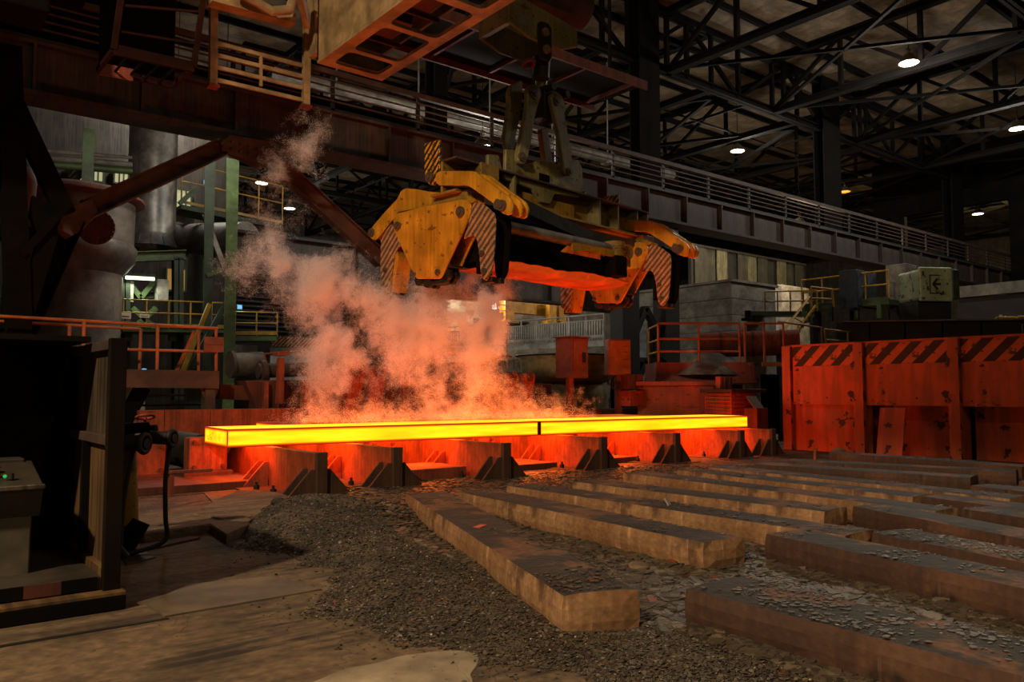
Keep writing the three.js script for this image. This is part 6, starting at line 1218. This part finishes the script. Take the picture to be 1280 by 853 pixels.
// ================================================================ SMOKE: fine particles drifting from the slabs
{
  const R = rng(2024), o = new THREE.Object3D(), list = [];
  // puffs: centre, radii, weight
  const puffs = [
    [[7.622,1.835,-15.42], [0.55, 0.60, 0.5], 0.9], [[7.264,2.496,-15.451], [0.45, 0.6, 0.5], 0.9], [[8.125,2.324,-14.633], [0.75, 0.8, 0.55], 1.0], [[8.607,2.797,-13.862], [0.7, 0.7, 0.5], 1.0], [[9.251,3.184,-13.09], [0.6, 0.6, 0.5], 1.2], [[9.383,3.403,-12.728], [0.42, 0.42, 0.45], 1.4], [[9.508,2.924,-12.628], [0.3, 0.5, 0.4], 1.2],
    [[9.059,2.627,-13.372], [0.65, 0.7, 0.5], 0.9], [[8.93,1.661,-13.604], [0.45, 0.75, 0.45], 0.75], [[9.504,2.139,-12.887], [0.45, 0.75, 0.4], 0.7], [[7.507,3.298,-14.872], [0.7, 0.6, 0.5], 0.85], [[7.871,3.184,-14.195], [0.5, 0.35, 0.4], 0.8], [[6.861,3.751,-15.005], [0.6, 0.6, 0.5], 0.7],
    [[6.283,4.565,-15.468], [0.5, 0.75, 0.5], 0.5], [[6.253,5.497,-15.236], [0.35, 0.7, 0.4], 0.6], [[6.534,6.251,-14.755], [0.30, 0.5, 0.35], 0.75], [[6.628,6.59,-14.422], [0.22, 0.25, 0.3], 0.8], [[6.35,6.09,-14.902], [0.22, 0.45, 0.3], 0.6], [[6.101,4.076,-15.613], [0.5, 0.4, 0.5], 0.4], [[5.798,3.943,-16.113], [0.4, 0.3, 0.5], 0.25], [[7.209,3.803,-14.47], [0.45, 0.4, 0.4], 0.5],
    [[9.631,2.924,-12.529], [0.25, 0.45, 0.35], 0.7], [[9.184,1.258,-13.4], [0.5, 0.35, 0.4], 0.6], [[7.536,1.335,-15.233], [0.35, 0.3, 0.35], 0.6], [[10.504,1.333,-13.111], [0.6, 0.3, 0.5], 0.5],
  ];
  const field = (x, y, z) => {
    let d = 0;
    for (const [c, r, w] of puffs) { const q = ((x - c[0]) / r[0]) ** 2 + ((y - c[1]) / r[1]) ** 2 + ((z - c[2]) / r[2]) ** 2; if (q < 4) d += w * Math.exp(-q * 1.1); }
    const wx = 0.5 * fbm3(x * 1.1, y * 1.1, z * 1.1, 2, 61), wy = 0.5 * fbm3(x * 1.1, y * 1.1, z * 1.1, 2, 62);
    const n = fbm3((x + wx) * 2.7, (y + wy) * 2.1, z * 2.0, 5, 60);
    return d * clamp((n - 0.48) * 8);
  };
  let tries = 0;
  const total = puffs.reduce((s, [c, r, w]) => s + r[0] * r[1] * r[2], 0);
  while (list.length < 50000 && tries++ < 900000) {
    let k = R() * total, i = 0; while (i < puffs.length - 1 && (k -= puffs[i][1][0] * puffs[i][1][1] * puffs[i][1][2]) > 0) i++;
    const [c, r] = puffs[i], x = c[0] + (R() * 2 - 1) * r[0] * 1.7, y = c[1] + (R() * 2 - 1) * r[1] * 1.7, z = c[2] + (R() * 2 - 1) * r[2] * 1.7;
    if (y < 0.97 || R() > field(x, y, z) * 0.9) continue;
    list.push([x, y, z]);
  }
  for (let i = 0; i < 5500; i++) {    // thin haze that creeps over the top of the hot slabs
    const l = 1.5 + R() * 6.0, w = R() * 2.9, y = 0.96 - 0.16 * Math.log(1 - R() * 0.98), x = 4.24 + l * Math.cos(turnSlab) + w * Math.sin(turnSlab), z = -12.16 + l * Math.sin(turnSlab) - w;
    if (R() < clamp((fbm3(x * 1.6, y * 2, z * 1.6, 3, 71) - 0.33) * 4)) list.push([x, y, z]);
  }
  const RB = rng(99), gauss = () => RB() + RB() + RB() - 1.5, bits = [];
  for (let i = 0; i < 26; i++) bits.push(new THREE.TetrahedronGeometry(0.0026 + 0.0012 * RB()).rotateX(RB() * 6).rotateY(RB() * 6).translate(gauss() * 0.075, gauss() * 0.075, gauss() * 0.075));
  const g = mergeGeometries(bits), m = new THREE.MeshPhysicalMaterial({ color: new THREE.Color().setRGB(0.92, 0.92, 0.94), roughness: 1, transmission: 0.5, thickness: 0, specularIntensity: 0 });
  const im = new THREE.InstancedMesh(g, m, list.length); im.name = 'smoke'; im.userData = { label: 'pinkish smoke rising from the glowing slabs and drifting up to the left', category: 'smoke', kind: 'stuff' };
  im.castShadow = im.receiveShadow = true;
  list.forEach(([x, y, z], i) => { o.position.set(x, y, z); o.rotation.set(R() * 6, R() * 6, R() * 6); o.scale.setScalar(0.7 + 0.6 * R()); o.updateMatrix(); im.setMatrixAt(i, o.matrix); });
  scene.add(im);
  console.log('smoke', list.length, 'tries', tries);
}

renderer.render(scene, camera);
